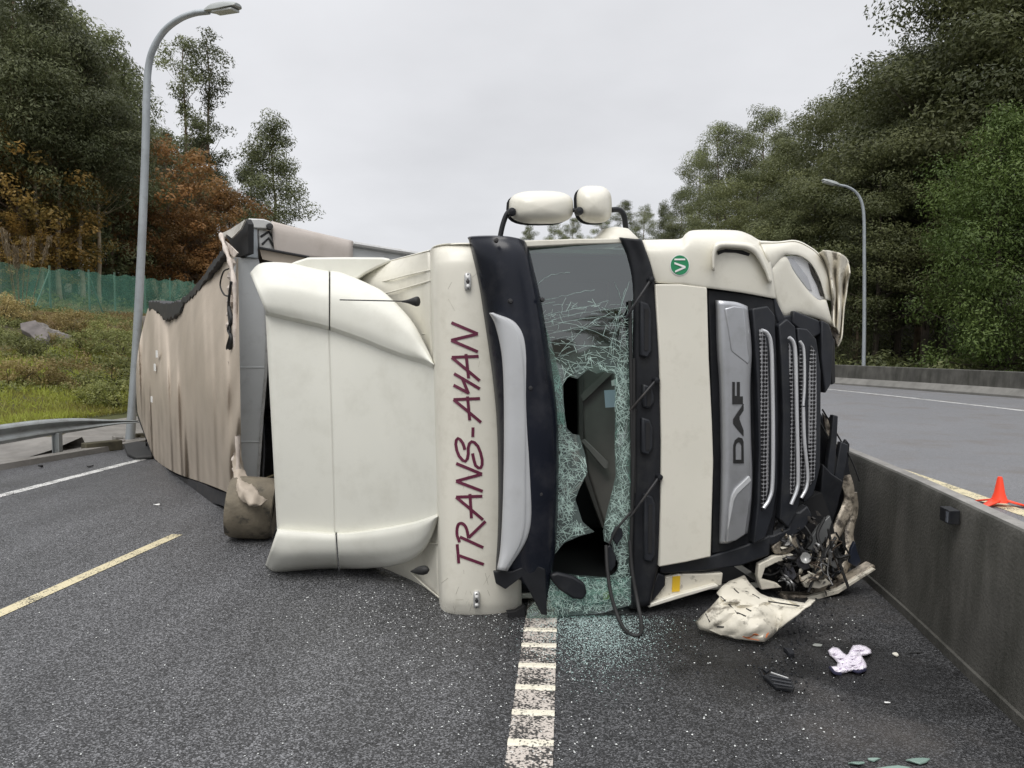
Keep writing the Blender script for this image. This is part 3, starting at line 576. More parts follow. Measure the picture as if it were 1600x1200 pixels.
def bush(px, py, Y, s, var, label):
    p = at(px, py, Y); z = hill_z(p.x, p.y); r_ = thing('bush', (p.x, p.y, z - .03), label, 'bush', 'bushes on the bank below the fence'); r_.scale = (s, s, s * .85); r_.rotation_euler = (0, 0, rt.uniform(0, 6))
    for nm, me in zip(('stem', 'foliage'), BM[var]): o = bpy.data.objects.new(nm, me); C.objects.link(o); o.parent = r_
for a_ in [(172, 560, 20, 1.15, 1, 'large loose green bush on the bank just beside the lamp post'), (135, 540, 24, .85, 1, 'dark green bush on the bank, halfway between the stone slab and the lamp post'), (185, 500, 25, 1.0, 1, 'green bush high on the bank behind the lamp post under the fence'),
           (45, 560, 21, .8, 0, 'dark green bush on the bank below the flat stone slab'), (75, 585, 18.5, .8, 2, 'dry yellowish bush low on the bank above the bright grass'), (2, 480, 26, 1.0, 2, 'rusty dry bush on the bank at the picture edge'),
           (112, 470, 27.5, .9, 2, 'dry brown bush just below the green netting fence'), (150, 470, 28, .8, 1, 'green bush touching the foot of the netting fence'), (15, 590, 18.0, .7, 2, 'dry bush low at the picture edge beside the bright grass'),
           (192, 600, 17.5, .75, 1, 'small green bush at the foot of the lamp post'), (262, 470, 27, 1.3, 0, 'green bush between the lamp post and the trailer'), (140, 600, 17.5, 0.6, 0, 'small dark bush just above the bright grass near the lamp post')]: bush(*a_)
# pampas plumes
L_PLUME = leaf_mat('dry_plumes', (0.23, 0.17, 0.10), (0.36, 0.29, 0.19), 0.3)
def pampas(px, Y, h, label):
    p = at(px, 537, Y); z = hill_z(p.x, p.y); r_ = thing('pampas_grass', (p.x, p.y, z), label, 'plant', 'dry plumes of pampas grass behind the fence'); rs = np.random.RandomState(int(px)); mb = MB(); Ps, Ds = [], []
    for i in range(7):
        b_ = Vector((rs.normal(0, .12), rs.normal(0, .12), 0)); tp = b_ * 3.2 + Vector((0, 0, h * rs.uniform(.75, 1))); mb.tube([r_.location + b_, r_.location + b_.lerp(tp, .5) + Vector((0, 0, .08)), r_.location + tp], [.012, .009, .004], 4)
        for _ in range(130): t = rs.uniform(.68, 1.03); q = b_.lerp(tp, t); Ps.append([q.x + rs.normal(0, .05), q.y + rs.normal(0, .05), q.z]); Ds.append([rs.normal(0, .4), rs.normal(0, .4), 1])
    build('stem', mb, L_PLUME, r_, smooth=0, recalc=False); n_ = len(Ps)
    me = leaf_mesh('plume', np.array(Ps), unit(np.array(Ds)), unit(rs.normal(size=(n_, 3))), .2, .03, rs.random(n_), L_PLUME); o = bpy.data.objects.new('plume', me); C.objects.link(o); o.parent = r_
pampas(34, 30.5, 3.0, 'tall pale pampas plume standing above the fence near the picture edge')
pampas(298, 44, 2.2, 'pale pampas plume above the fence close to the trailer')
pampas(262, 43, 2.0, 'pale pampas plume above the fence between lamp post and trailer')
# flat stone slab on the bank
p = at(53, 503, 23.5); sl = MB(); z = hill_z(p.x, p.y); a1, a2 = Vector((0.30, -.12, -.16)), Vector((.22, .25, .18))
sl.prism([Vector((p.x, p.y, z + .42)) + a1 * i * 1.15 + a2 * j * .7 for i, j in ((-1.3, -.35), (-.7, -.9), (.1, -.75), (1.2, -.95), (1.5, -.1), (1.1, .6), (.3, .8), (-.9, 1.05))], Vector((.02, .06, -.16)))
tag(build('stone_slab', sl, mat('mauve_grey_slab', (.135, .12, .115), .85, var=.35, bump=.4, bscale=12), loc=(p.x, p.y, z), bevel=.02), 'flat pale stone slab lying tilted on the weedy bank', 'stone')
for i in range(6):
    p = at(64 + i * 8, 488 + (i % 2) * 4, 25.5 - .1 * i); z = hill_z(p.x, p.y); mb = MB(); rs_ = random.Random(i); pr = [Vector((math.cos(k) * .22 * rs_.uniform(.6, 1.2), math.sin(k) * .22 * rs_.uniform(.6, 1.2), 0)) for k in (0, 1.1, 2.3, 3.4, 4.4, 5.4)]
    mb.prism([Vector((p.x, p.y, z + .30)) + q + Vector((0, 0, -q.y * .5)) for q in pr], Vector((0, 0, -.34)))
    tag(build('stone', mb, STONE, loc=(p.x, p.y, z), bevel=.03), ('grey stone in the loose row on the bank, ' + ('touching the flat slab', 'second from the flat slab', 'third from the flat slab', 'fourth from the flat slab', 'fifth from the flat slab', 'farthest from the flat slab')[i]), 'stone', 'stones on the bank')

# green netting fence ------------------------------------------------
NET = bpy.data.materials.new('green_netting'); NET.use_nodes = True; n = NET.node_tree.nodes; l = NET.node_tree.links
for x in list(n): n.remove(x)
o_ = n.new('ShaderNodeOutputMaterial'); d_ = n.new('ShaderNodeBsdfDiffuse'); d_.inputs[0].default_value = (0.22, 0.50, 0.38, 1); t_ = n.new('ShaderNodeBsdfTransparent'); x_ = n.new('ShaderNodeMixShader')
tc_ = n.new('ShaderNodeTexCoord'); z_ = n.new('ShaderNodeTexNoise'); z_.inputs['Scale'].default_value = 0.7; z_.inputs['Detail'].default_value = 6; mr_ = n.new('ShaderNodeMapRange'); mr_.inputs[1].default_value = .3; mr_.inputs[2].default_value = .7; mr_.inputs[3].default_value = .20; mr_.inputs[4].default_value = .46
l.new(tc_.outputs['Object'], z_.inputs['Vector']); l.new(z_.outputs[0], mr_.inputs[0]); l.new(mr_.outputs[0], x_.inputs[0]); l.new(t_.outputs[0], x_.inputs[1]); l.new(d_.outputs[0], x_.inputs[2]); l.new(x_.outputs[0], o_.inputs[0])
fa, fz = at(0, 537, 30), at(300, 537, 42); fd = (fz - fa); fd.z = 0
fence = thing('netting_fence', (fa.x, fa.y, hill_z(fa.x, fa.y)), 'green netting fence on posts along the top of the bank', 'fence')
FM = mat('green_fence_post', (0.10, 0.16, 0.12), 0.6, 0.3)
mb = MB(); g = []
for i in range(-30, 121):
    t = i / 60; q = fa + fd * t; z = hill_z(q.x, q.y); tl = at(0, 411, 30).z + (at(300, 441, 42).z - at(0, 411, 30).z) * t; tl = max(tl, z + 1.0) + 0.05 * math.sin(i * 1.3) + .04 * math.sin(i * .37)
    bl = 0.03 * math.sin(i * .9); nn = Vector((fd.y, -fd.x, 0)).normalized(); g.append([Vector((q.x, q.y, z - .05)), Vector((q.x, q.y, (z + tl) / 2)) + nn * bl, Vector((q.x, q.y, tl))])
mb.grid(g); build('netting', mb, NET, fence, smooth=60, recalc=False)
for px in (-120, -40, 80, 141, 181, 228, 267, 303, 330):
    nn = Vector((fd.y, -fd.x, 0)).normalized(); q = on_plane(px, 450, fa, nn); t = (q - fa).dot(fd) / fd.dot(fd); z = hill_z(q.x, q.y); tl = at(0, 411, 30).z + (at(300, 441, 42).z - at(0, 411, 30).z) * t
    tl = max(tl, z + 1.0); mb = MB(); b_ = Vector((q.x, q.y, z - .2)) - nn * .06; mb.tube([b_, Vector((b_.x, b_.y, tl + .12))], .045, 6)
    if px in (80, 141): s_ = fd.normalized() * (-.9 if px == 80 else .9); mb.tube([Vector((b_.x, b_.y, tl - .1)), b_ + s_ + Vector((0, 0, .2))], .03, 5)
    build('post', mb, FM, fence)

# lamp posts -----------------------------------------------------------
def lamp(base, pts, r0, r1, head_a, head_b, label, sw):
    t_ = thing('street_lamp', base, label, 'street lamp'); mb = MB(); cp = crs(pts, 40); mb.tube(cp, [r0 + (r1 - r0) * (i / 39) ** .6 for i in range(40)], 12); build('pole', mb, GALV, t_)
    mb = MB(); mb.box(Vector(base) + Vector((0, 0, .02)), (.2, .2, .02)); build('base_plate', mb, GALV, t_)
    ax = (head_b - head_a); ln = ax.length; ax.normalize(); sd = ax.cross(Vector((0, 0, 1))).normalized(); up = sd.cross(ax)
    mb = MB(); rows = []
    for s_, wd, th, dz in ((0, .35, .35, 0), (.08, .6, .6, 0.0), (.22, .95, .9, 0.), (.5, 1, 1, 0), (.8, .95, .75, 0), (.97, .75, .5, 0), (1, .6, .3, 0)):
        c_ = head_a + ax * (ln * s_); rows.append([c_ + sd * sw * wd * x + up * .09 * th * y for x, y in ((-1, -.6), (-.9, .2), (-.4, .9), (.4, .9), (.9, .2), (1, -.6))])
    mb.grid(rows, True); b0 = len(mb.v); mb.f.append(tuple(range(5, -1, -1))); mb.f.append(tuple(range(b0 - 6, b0))); build('lamp_head', mb, mat('lamp_grey', (.34, .36, .35), .5, .2), t_, smooth=40)
    mb = MB(); mb.box(head_a + ax * ln * .62 - up * .07, ax * ln * .3, sd * sw * .7, up * .02); build('lens', mb, mat('lamp_glass', (.5, .52, .5), .25), t_, bevel=.008)
LY = 14.1
lp = gnd(203, 690); lamp((lp.x, lp.y, 0.0), [lp, at(212, 560, LY), at(221, 390, LY), at(227, 240, LY), at(229, 150, LY), at(232, 105, LY), at(240, 75, LY - .05), at(257, 48, LY - .1), at(280, 30, LY - .2), at(303, 21, LY - .25), at(327, 18, LY - .3)], .085, .05, at(322, 16, LY - .3), at(372, 8, LY - .75), 'tall grey street lamp with curved arm standing behind the guardrail', .13)
LY = 33.0
rp_ = at(1350.5, 537, LY); lamp((rp_.x, rp_.y, 0), [Vector((rp_.x, rp_.y, 0)), at(1350.5, 500, LY), at(1350.5, 400, LY), at(1350, 340, LY), at(1346, 315, LY), at(1337, 300, LY), at(1324, 292, LY), at(1310, 289, LY)], .085, .05, at(1312, 289, LY), at(1285, 281, LY), 'grey street lamp with curved arm behind the far concrete barrier', .16)

# guardrail -------------------------------------------------------------
gr = thing('guardrail', tuple(gnd(85, 717)), 'weathered steel guardrail bent back towards the lamp post and trailer', 'guardrail')
GP = [(-260, 715, 9.2, .30), (-120, 698, 10.2, .30), (0, 679, 11.3, .29), (60, 670, 11.9, .27), (115, 664, 12.5, .22), (170, 660, 13.2, .13), (214, 658.5, 13.8, .09)]
cp = crs([at(a_, b_, c_) for a_, b_, c_, _ in GP], 36); hh = [v.x for v in crs([Vector((q[3], 0, 0)) for q in GP], 36)]
mb = MB(); g = []
for i, p in enumerate(cp):
    t = (cp[min(i + 1, 35)] - cp[max(i - 1, 0)]).normalized(); nn = Vector((t.y, -t.x, 0)).normalized(); k = hh[i]
    tw = sm(i, 20, 35) * 1.1; up = Vector((0, 0, math.cos(tw))) - nn * math.sin(tw)
    g.append([p + up * (k * y) + nn * (.07 * x) for x, y in ((0.1, .5), (.75, .42), (1, .3), (.75, .18), (.1, .06), (.05, 0), (.1, -.06), (.75, -.18), (1, -.3), (.75, -.42), (.1, -.5))])
mb.grid(g); build('rail_beam', mb, RAILM, gr, smooth=50, solid=.006)
for px, py, Y in ((85, 680, 12.05), (-150, 705, 9.9)):
    q = at(px, py, Y); mb = MB(); yb = q.y + .07
    for dx in (-.05, .05): mb.box((q.x + dx, yb, q.z / 2 - .02), (.006, .05, q.z / 2 + .05))
    mb.box((q.x, yb, q.z / 2 - .02), (.045, .006, q.z / 2 + .05)); build('post', mb, RAILM, gr)
# kerb stone and rubble by the lamp foot
mb = MB(); a_, b_ = gnd(130, 699, .10), gnd(188, 693, .10); t = (b_ - a_).normalized(); mb.box((a_ + b_) / 2 - Vector((0, 0, .02)), t * ((b_ - a_).length / 2), Vector((t.y, -t.x, 0)) * .09, Vector((0, 0, .09)))
tag(build('kerb_stone', mb, mat('mossy_kerb', (.07, .062, .04), .9, var=.4, vscale=6), loc=tuple(gnd(160, 697)), bevel=.02), 'dark mossy kerb stone lying in the gutter before the lamp post', 'kerb stone')
for i, (px, py, s_) in enumerate([(184, 686, .12), (190, 690, .08), (216, 682, .13), (222, 688, .09), (180, 676, .06), (228, 684, .1), (210, 690, .07)]):
    p = gnd(px, py, .06); rs_ = random.Random(i + 40); mb = MB(); mb.prism([p + Vector((math.cos(k) * s_ * rs_.uniform(.6, 1.2), math.sin(k) * s_ * rs_.uniform(.6, 1.2), s_ * rs_.uniform(.2, .6))) for k in (0, 1.2, 2.4, 3.6, 4.9)], Vector((0, 0, -.16)))
    tag(build('rubble_chunk', mb, (KERB, STONE, SOIL)[i % 3], loc=tuple(p), bevel=.012), ('broken concrete chunk in the gutter just before the lamp post foot', 'small pale stone chunk touching the lamp post foot', 'dark earth clod between the lamp post and the trailer tail', 'concrete chunk right of the lamp post foot under the trailer tail', 'tiny pale stone behind the lamp post foot', 'dark earth clod beside the trailer tail', 'small concrete bit directly under the lamp post')[i], 'rubble', 'rubble at the lamp post foot')

# ================================================================ OVERTURNED TRACTOR UNIT
truck = thing('truck', tuple(TR), 'cream lorry tractor unit lying on its side with smashed windscreen across the road', 'truck')
def strip(rows_px, nu, nv, dx=0.0):
    return loft([[T(a_, b_, c_) for a_, b_, c_ in r] for r in rows_px], nu, nv)
def panel(name, poly, f, th, m, parent=truck, bevel=.006, smooth=35):
    """front outline traced at forward depth f (number, or function of px,py), with real thickness th behind it"""
    ff = f if callable(f) else (lambda x, y: f)
    mb = MB(); mb.prism([T(x, y, ff(x, y)) for x, y in poly], -FA * th); return build(name, mb, m, parent, smooth=smooth, bevel=bevel)
def pipe(name, pts, r, m, parent=truck, n=8, res=None):
    mb = MB(); q = [T(*p) for p in pts]; q = crs(q, res or max(8, 4 * len(q))) if len(q) > 2 else q; mb.tube(q, r, n); return build(name, mb, m, parent, smooth=60)

# roof cap (carries the lettering) with the roof sloping back behind it
def cap_row(xt, yt, xb, yb, f, fe, xm=None):
    xm = (xt + xb) / 2 if xm is None else xm; P_ = lambda t: xt + (xb - xt) * t + (xm - (xt + xb) / 2) * 4 * t * (1 - t)
    ln = yb - yt
    return [(xt, yt, f - 1.0), (xt, yt, f - fe * 1.6), (P_(.012), yt + 2, f - fe), (P_(.04), yt + ln * .035, f - fe * .3), (P_(.09), yt + ln * .09, f - fe * .05), (P_(.3), yt + ln * .3, f), (P_(.5), yt + ln * .5, f), (P_(.7), yt + ln * .7, f),
            (P_(.91), yt + ln * .91, f - fe * .05), (P_(.96), yt + ln * .965, f - fe * .3), (P_(.99), yb - 2, f - fe), (xb, yb, f - fe * 1.6), (xb, yb, f - 1.0)]
cap_rows = [cap_row(673, 392, 688, 957, -.30, .10), cap_row(675, 389, 690, 962, -.19, .10), cap_row(680, 385, 694, 966, -.10, .10), cap_row(694, 382, 706, 970, -.035, .10), cap_row(715, 381, 727, 972, -.005, .09), cap_row(735, 381, 755, 973, .0, .08),
            cap_row(748, 381, 776, 973, -.01, .08, 775), cap_row(760, 382, 815, 970, -.06, .08, 800)]
mb = MB(); mb.grid(strip(cap_rows, 34, 90)); cap = build('roof_cap', mb, CREAM, truck, smooth=60, solid=.012)
# sloping roof skin between the cap and the wind deflector
roof_rows = [cap_row(540, 425, 560, 880, -1.45, .12), cap_row(612, 407, 612, 905, -1.05, .14), cap_row(650, 397, 660, 935, -.68, .12), cap_row(672, 391, 690, 960, -.34, .10)]
mb = MB(); mb.grid(strip(roof_rows, 16, 60)); build('roof', mb, CREAM, truck, smooth=60, solid=.01)
# roof swage lines either side
for nm_, pts in (('roof_rib', [(598, 440, -1.15), (640, 429, -.77), (676, 421, -.30)]), ('roof_rib', [(590, 462, -1.18), (640, 448, -.77), (677, 437, -.29)]), ('roof_rib', [(640, 893, -.80), (665, 916, -.56), (692, 938, -.29)]), ('roof_rib', [(665, 848, -.52), (692, 850, -.27)]), ('roof_rib', [(660, 522, -.58), (680, 520, -.30)])):
    pipe(nm_, pts, .006, CREAM)

# wind deflector on the roof -------------------------------------------------
UO = [(391, 427), (409, 412), (452, 412), (501, 422), (514, 424), (530, 426), (549, 433), (577, 445), (603, 460), (640, 498), (662, 535), (677, 567)]
UI = [(415, 486), (445, 493), (475, 500), (500, 506), (514, 510), (530, 515), (550, 522), (577, 532), (603, 543), (637, 555), (660, 562), (678, 570)]
LI = [(433, 829), (460, 831), (490, 833), (512, 835), (524, 835), (540, 835), (560, 833), (585, 830), (610, 826), (645, 819), (665, 813), (684, 806)]
LO = [(415, 882), (432, 894), (482, 890), (515, 888), (528, 888), (545, 888), (565, 888), (590, 886), (612, 884), (645, 873), (668, 850), (685, 809)]
DF = [-.95, -.93, -.905, -.88, -.865, -.83, -.775, -.69, -.60, -.44, -.32, -.20]
def lerp2(a_, b_, t): return (a_[0] + (b_[0] - a_[0]) * t, a_[1] + (b_[1] - a_[1]) * t)
def shoulder(O, I, i0, i1, nu, name):
    rows = []
    for i in range(i0, i1 + 1):
        k = min(1, max(0, (11 - i) / 7.0)); dp = .02 + .34 * k; o_, n_ = O[i], I[i]; f = DF[i]
        rows.append([(o_[0], o_[1], f - dp - .45 * k - .02), (o_[0], o_[1], f - dp), (*lerp2(o_, n_, .07), f - dp * .55), (*lerp2(o_, n_, .22), f - dp * .2), (*lerp2(o_, n_, .45), f + .02), (*lerp2(o_, n_, .8), f + .045), (*lerp2(o_, n_, .985), f + .03), (*n_, f + .02), (n_[0], n_[1] + (7 if n_[1] > o_[1] else -3), f - .045), (n_[0], n_[1] + (8 if n_[1] > o_[1] else -4), f - .06)])
    mb = MB(); mb.grid(strip(rows, nu, 40)); return build(name, mb, FAIR, truck, smooth=40, solid=.006)
sp = 3
def nudge(L, i, dx): L = list(L); L[i] = (L[i][0] + dx, L[i][1]); return L
shoulder(UO, UI, 0, 4, 20, 'deflector_side'); shoulder(nudge(UO, 4, 2.2), nudge(UI, 4, 2.2), 4, 11, 40, 'deflector_side')
shoulder(LO, LI, 0, 4, 20, 'deflector_side'); shoulder(nudge(LO, 4, 2.6), nudge(LI, 4, 2.6), 4, 11, 40, 'deflector_side')
def centre(i0, i1, nu, d0, name):
    rows = []
    for i in range(i0, i1 + 1):
        a_, b_ = UI[i], LI[i]; a_ = (a_[0], a_[1] + 5.5); b_ = (b_[0], b_[1] - 2); f = DF[i]; bul = (b_[0] + 8 if False else 0)
        k = i / 11; bow = 7 * k ** 3
        r = []
        for t in (0, .05, .2, .4, .6, .8, .95, 1): x, y = lerp2(a_, b_, t); r.append((x + bow * 4 * t * (1 - t), y, f - .038 + d0 + .05 * 4 * t * (1 - t)))
        rows.append(r)
    mb = MB(); mb.grid(strip(rows, nu, 50)); return build(name, mb, FAIR, truck, smooth=40, solid=.006)
centre(0, 4, 16, 0.0, 'deflector_panel'); centre(4, 11, 36, .0, 'deflector_panel')
# stiffening creases seen across the panels
for pts in ([(425, 642, -.985), (470, 641, -.965), (515, 643, -.92)], [(433, 812, -1.03), (470, 806, -.99), (515, 797, -.95)], [(530, 799, -.905), (575, 793, -.80), (620, 778, -.66), (643, 768, -.58)], [(530, 648, -.87), (590, 651, -.745), (640, 648, -.58)]):
    pipe('crease', pts, .004, FAIR, n=6)
panel('deflector_upper_flap', [(440, 418), (462, 408), (481, 402), (540, 401.5), (599, 402), (608, 404), (612, 408), (590, 418), (570, 428), (556, 438), (530, 430), (501, 426), (470, 418)], lambda x, y: -1.28 + .0006 * (x - 446), .5, FAIR, bevel=.02)
# hidden supports that close the deflector from behind
mb = MB()
for w_ in (.35, .9, 1.5, 2.1): mb.tube([V(1.25, w_, -1.0), V(2.3, w_, -1.4), V(1.25, w_, -1.9)], .022, 6)
mb.tube([V(2.3, .3, -1.4), V(2.3, 2.2, -1.4)], .022, 6); build('deflector_frame', mb, DKMETAL, truck)

# cab shell: hollow, open to the windscreen
def slab(name, u0, u1, w0, w1, f0, f1, m, parent=truck, bevel=.01): mb = MB(); mb.box(V((u0 + u1) / 2, (w0 + w1) / 2, (f0 + f1) / 2), UA * abs(u1 - u0) / 2, WA * abs(w1 - w0) / 2, FA * abs(f1 - f0) / 2); return build(name, mb, m, parent, bevel=bevel)
slab('cab_side', 1.0, -1.35, 2.40, 2.44, -.12, -2.2, CREAM); slab('cab_side', 1.0, -1.3, .035, .075, -.2, -2.2, CREAM)
slab('cab_back', 1.0, -1.3, .08, 2.395, -2.17, -2.2, CREAM); slab('cab_roof', 1.04, 1.0, .04, 2.44, -.30, -2.2, CREAM); slab('cab_floor', -.62, -.66, .08, 2.395, -.25, -2.16, INTER_D)
slab('headliner', .995, .985, .09, 2.39, -.10, -2.15, INTER_D); slab('rear_trim', .98, -.6, .09, 2.39, -2.14, -2.155, INTER_D)
slab('side_trim', .98, -1.2, 2.38, 2.396, -.06, -2.14, INTER_D); slab('side_trim', .98, -1.2, .079, .09, -.2, -2.14, INTER_D)
# side window and door handle on the upper side
slab('side_window', .55, -.15, 2.441, 2.449, -.45, -1.15, mat('dark_glass', (.01, .012, .013), .08), bevel=0)
# dashboard / door trim seen through the hole
panel('dashboard', [(906, 575), (932, 570), (986, 575), (992, 870), (978, 868), (945, 822), (918, 735), (907, 640)], lambda x, y: -.30 - .0022 * (986 - x), .12, INTER, bevel=.015)
panel('dash_rib', [(908, 690), (914, 686), (951, 722), (950, 733), (944, 733)], lambda x, y: -.20 - .0022 * (986 - x), .03, mat('grey_trim', (.16, .155, .145), .5), bevel=.006)
panel('dash_edge', [(904, 585), (911, 580), (912, 690), (917, 735), (946, 825), (941, 826), (908, 735), (904, 690)], lambda x, y: -.25 - .0022 * (986 - x), .05, mat('mid_grey_trim', (.075, .07, .065), .5), bevel=.006)
panel('dash_rib', [(905, 618), (950, 577), (958, 583), (912, 628)], lambda x, y: -.25 - .0022 * (986 - x), .04, INTER, bevel=.006)
panel('document', [(944, 610), (962, 609), (962, 636), (946, 637)], -.20, .003, mat('pale_blue_paper', (.42, .50, .58), .6), bevel=0)
panel('document', [(955, 595), (962, 592), (963, 602), (956, 603)], -.20, .003, WHITE, bevel=0)
slab('seat', .2, -.4, .3, .8, -1.0, -1.9, INTER_D, bevel=.06); slab('seat', .2, -.4, 1.6, 2.15, -1.0, -1.9, INTER_D, bevel=.06)
slab('bunk', .9, .3, .2, 2.3, -1.85, -2.1, INTER_D, bevel=.04)

# windscreen: cracked laminated glass round a ragged hole -------------------------
GLASS = bpy.data.materials.new('cracked_glass'); GLASS.use_nodes = True; n = GLASS.node_tree.nodes; l = GLASS.node_tree.links
for x in list(n): n.remove(x)
go = n.new('ShaderNodeOutputMaterial'); tcg = n.new('ShaderNodeTexCoord')
clear = n.new('ShaderNodeBsdfTransparent'); clear.inputs[0].default_value = (.52, .74, .68, 1); glo = n.new('ShaderNodeBsdfGlossy'); glo.inputs['Roughness'].default_value = .03; glo.inputs[0].default_value = (.9, .95, .95, 1)
mixc = n.new('ShaderNodeMixShader'); mixc.inputs[0].default_value = .17; l.new(clear.outputs[0], mixc.inputs[1]); l.new(glo.outputs[0], mixc.inputs[2])
wn = n.new('ShaderNodeTexNoise'); wn.inputs['Scale'].default_value = 6; l.new(tcg.outputs['Object'], wn.inputs['Vector'])
wa = n.new('ShaderNodeMixRGB'); wa.blend_type = 'ADD'; wa.inputs[0].default_value = .10; l.new(tcg.outputs['Object'], wa.inputs[1]); l.new(wn.outputs['Color'], wa.inputs[2])
def crack(scale, wd):
    v = n.new('ShaderNodeTexVoronoi'); v.feature = 'DISTANCE_TO_EDGE'; v.inputs['Scale'].default_value = scale; l.new(wa.outputs[0], v.inputs['Vector'])
    r = n.new('ShaderNodeMapRange'); r.inputs[1].default_value = wd * .4; r.inputs[2].default_value = wd; r.inputs[3].default_value = 1; r.inputs[4].default_value = 0; l.new(v.outputs['Distance'], r.inputs[0]); return r.outputs[0]
c1, c2 = crack(38, .085), crack(75, .08)
mxk = n.new('ShaderNodeMath'); mxk.operation = 'MAXIMUM'; cn_ = n.new('ShaderNodeTexNoise'); cn_.inputs['Scale'].default_value = 4; l.new(tcg.outputs['Object'], cn_.inputs['Vector']); cm2_ = n.new('ShaderNodeMapRange'); cm2_.inputs[1].default_value = .45; cm2_.inputs[2].default_value = .62; l.new(cn_.outputs[0], cm2_.inputs[0]); c2m = n.new('ShaderNodeMath'); c2m.operation = 'MULTIPLY'; l.new(c2, c2m.inputs[0]); l.new(cm2_.outputs[0], c2m.inputs[1]); l.new(c1, mxk.inputs[0]); l.new(c2m.outputs[0], mxk.inputs[1])
dat = n.new('ShaderNodeAttribute'); dat.attribute_name = 'damage'
nn_ = n.new('ShaderNodeTexNoise'); nn_.inputs['Scale'].default_value = 9; nn_.inputs['Detail'].default_value = 4; l.new(tcg.outputs['Object'], nn_.inputs['Vector'])
dm = n.new('ShaderNodeMath'); dm.operation = 'MULTIPLY_ADD'; dm.inputs[1].default_value = .9; l.new(nn_.outputs[0], dm.inputs[0]); l.new(dat.outputs['Fac'], dm.inputs[2])
ds = n.new('ShaderNodeMapRange'); ds.inputs[1].default_value = .72; ds.inputs[2].default_value = 1.15; l.new(dm.outputs[0], ds.inputs[0])
ck = n.new('ShaderNodeMath'); ck.operation = 'MULTIPLY'; l.new(mxk.outputs[0], ck.inputs[0]); l.new(ds.outputs[0], ck.inputs[1])
hz = n.new('ShaderNodeMath'); hz.operation = 'MULTIPLY'; hz.inputs[1].default_value = .15; l.new(ds.outputs[0], hz.inputs[0])
fin = n.new('ShaderNodeMath'); fin.operation = 'MAXIMUM'; l.new(ck.outputs[0], fin.inputs[0]); l.new(hz.outputs[0], fin.inputs[1])
wd_ = n.new('ShaderNodeBsdfDiffuse'); wd_.inputs[0].default_value = (.48, .66, .60, 1); wt = n.new('ShaderNodeBsdfTranslucent'); wt.inputs[0].default_value = (.40, .62, .55, 1); wm = n.new('ShaderNodeMixShader'); wm.inputs[0].default_value = .25; l.new(wd_.outputs[0], wm.inputs[1]); l.new(wt.outputs[0], wm.inputs[2])
fm = n.new('ShaderNodeMixShader'); l.new(hz.outputs[0], fm.inputs[0]); l.new(mixc.outputs[0], fm.inputs[1]); l.new(wm.outputs[0], fm.inputs[2]); l.new(fm.outputs[0], go.inputs[0])
HOLE = [(880, 600), (888, 588), (902, 592), (918, 578), (933, 584), (940, 581), (960, 584), (961, 640), (960, 700), (962, 742), (957, 765), (948, 800), (942, 830), (944, 846), (955, 850), (961, 870), (966, 880), (963, 893), (950, 902),
        (905, 899), (860, 893), (858, 882), (868, 864), (882, 848), (905, 838), (929, 831), (918, 822), (910, 815), (899, 780), (906, 762), (918, 738), (915, 712), (908, 690), (905, 680), (895, 678), (886, 670), (881, 640)]
OUT = [(815, 386), (900, 382), (978, 380), (990, 440), (988, 600), (986, 760), (985, 862), (984, 935), (960, 944), (905, 950), (862, 954), (850, 940), (850, 700), (848, 560), (838, 470)]
def in_poly(x, y, P_):
    c = False; j = len(P_) - 1
    for i in range(len(P_)):
        if (P_[i][1] > y) != (P_[j][1] > y) and x < (P_[j][0] - P_[i][0]) * (y - P_[i][1]) / (P_[j][1] - P_[i][1]) + P_[i][0]: c = not c
        j = i
    return c
def seg_d(x, y, P_):
    best = 1e9
    for i in range(len(P_)):
        ax, ay = P_[i]; bx_, by_ = P_[(i + 1) % len(P_)]; dx, dy = bx_ - ax, by_ - ay; t = max(0, min(1, ((x - ax) * dx + (y - ay) * dy) / (dx * dx + dy * dy + 1e-9)))
        best = min(best, math.hypot(x - ax - t * dx, y - ay - t * dy))
    return best
from mathutils.geometry import delaunay_2d_cdt
def glass_sheet(name, out_, hole, ff, dmg, step=9):
    pts = [Vector(p) for p in out_] + ([Vector(p) for p in hole] if hole else []); no = len(out_)
    ed = [(i, (i + 1) % no) for i in range(no)] + ([(no + i, no + (i + 1) % len(hole)) for i in range(len(hole))] if hole else [])
    xs = [p[0] for p in out_]; ys = [p[1] for p in out_]; y = min(ys)
    while y < max(ys):
        x = min(xs)
        while x < max(xs):
            if in_poly(x, y, out_) and seg_d(x, y, out_) > step * .5 and (not hole or (not in_poly(x, y, hole) and seg_d(x, y, hole) > step * .4)): pts.append(Vector((x, y)))
            x += step
        y += step
    vs, _, fs, _, _, _ = delaunay_2d_cdt(pts, ed, [], 0, 1e-4)
    keep = [f for f in fs if (lambda cx, cy: in_poly(cx, cy, out_) and not (hole and in_poly(cx, cy, hole)))(sum(vs[i].x for i in f) / 3, sum(vs[i].y for i in f) / 3)]
    mb = MB(); mb.add([T(v.x, v.y, ff(v.x, v.y)) for v in vs], keep); o = build(name, mb, GLASS, truck, smooth=60, recalc=False)
    at_ = o.data.attributes.new('damage', 'FLOAT', 'POINT')
    if len(o.data.vertices) == len(vs): at_.data.foreach_set('value', [dmg(v.x, v.y) for v in vs])
    return o
def dmg(x, y):
    h = seg_d(x, y, HOLE); a_ = max(0, 1 - h / 55) * .5 + sm(y, 470, 640) * .35 + (sm(x, 925, 980) * sm(y, 480, 600)) * .35
    return a_ + .12
def gf(x, y): return .0 + .00055 * (x - 850) - .02 * sm(abs(y - 660), 150, 300) + (.02 * noise.noise(Vector((x * .02, y * .02, 0))) * sm(y, 520, 700))
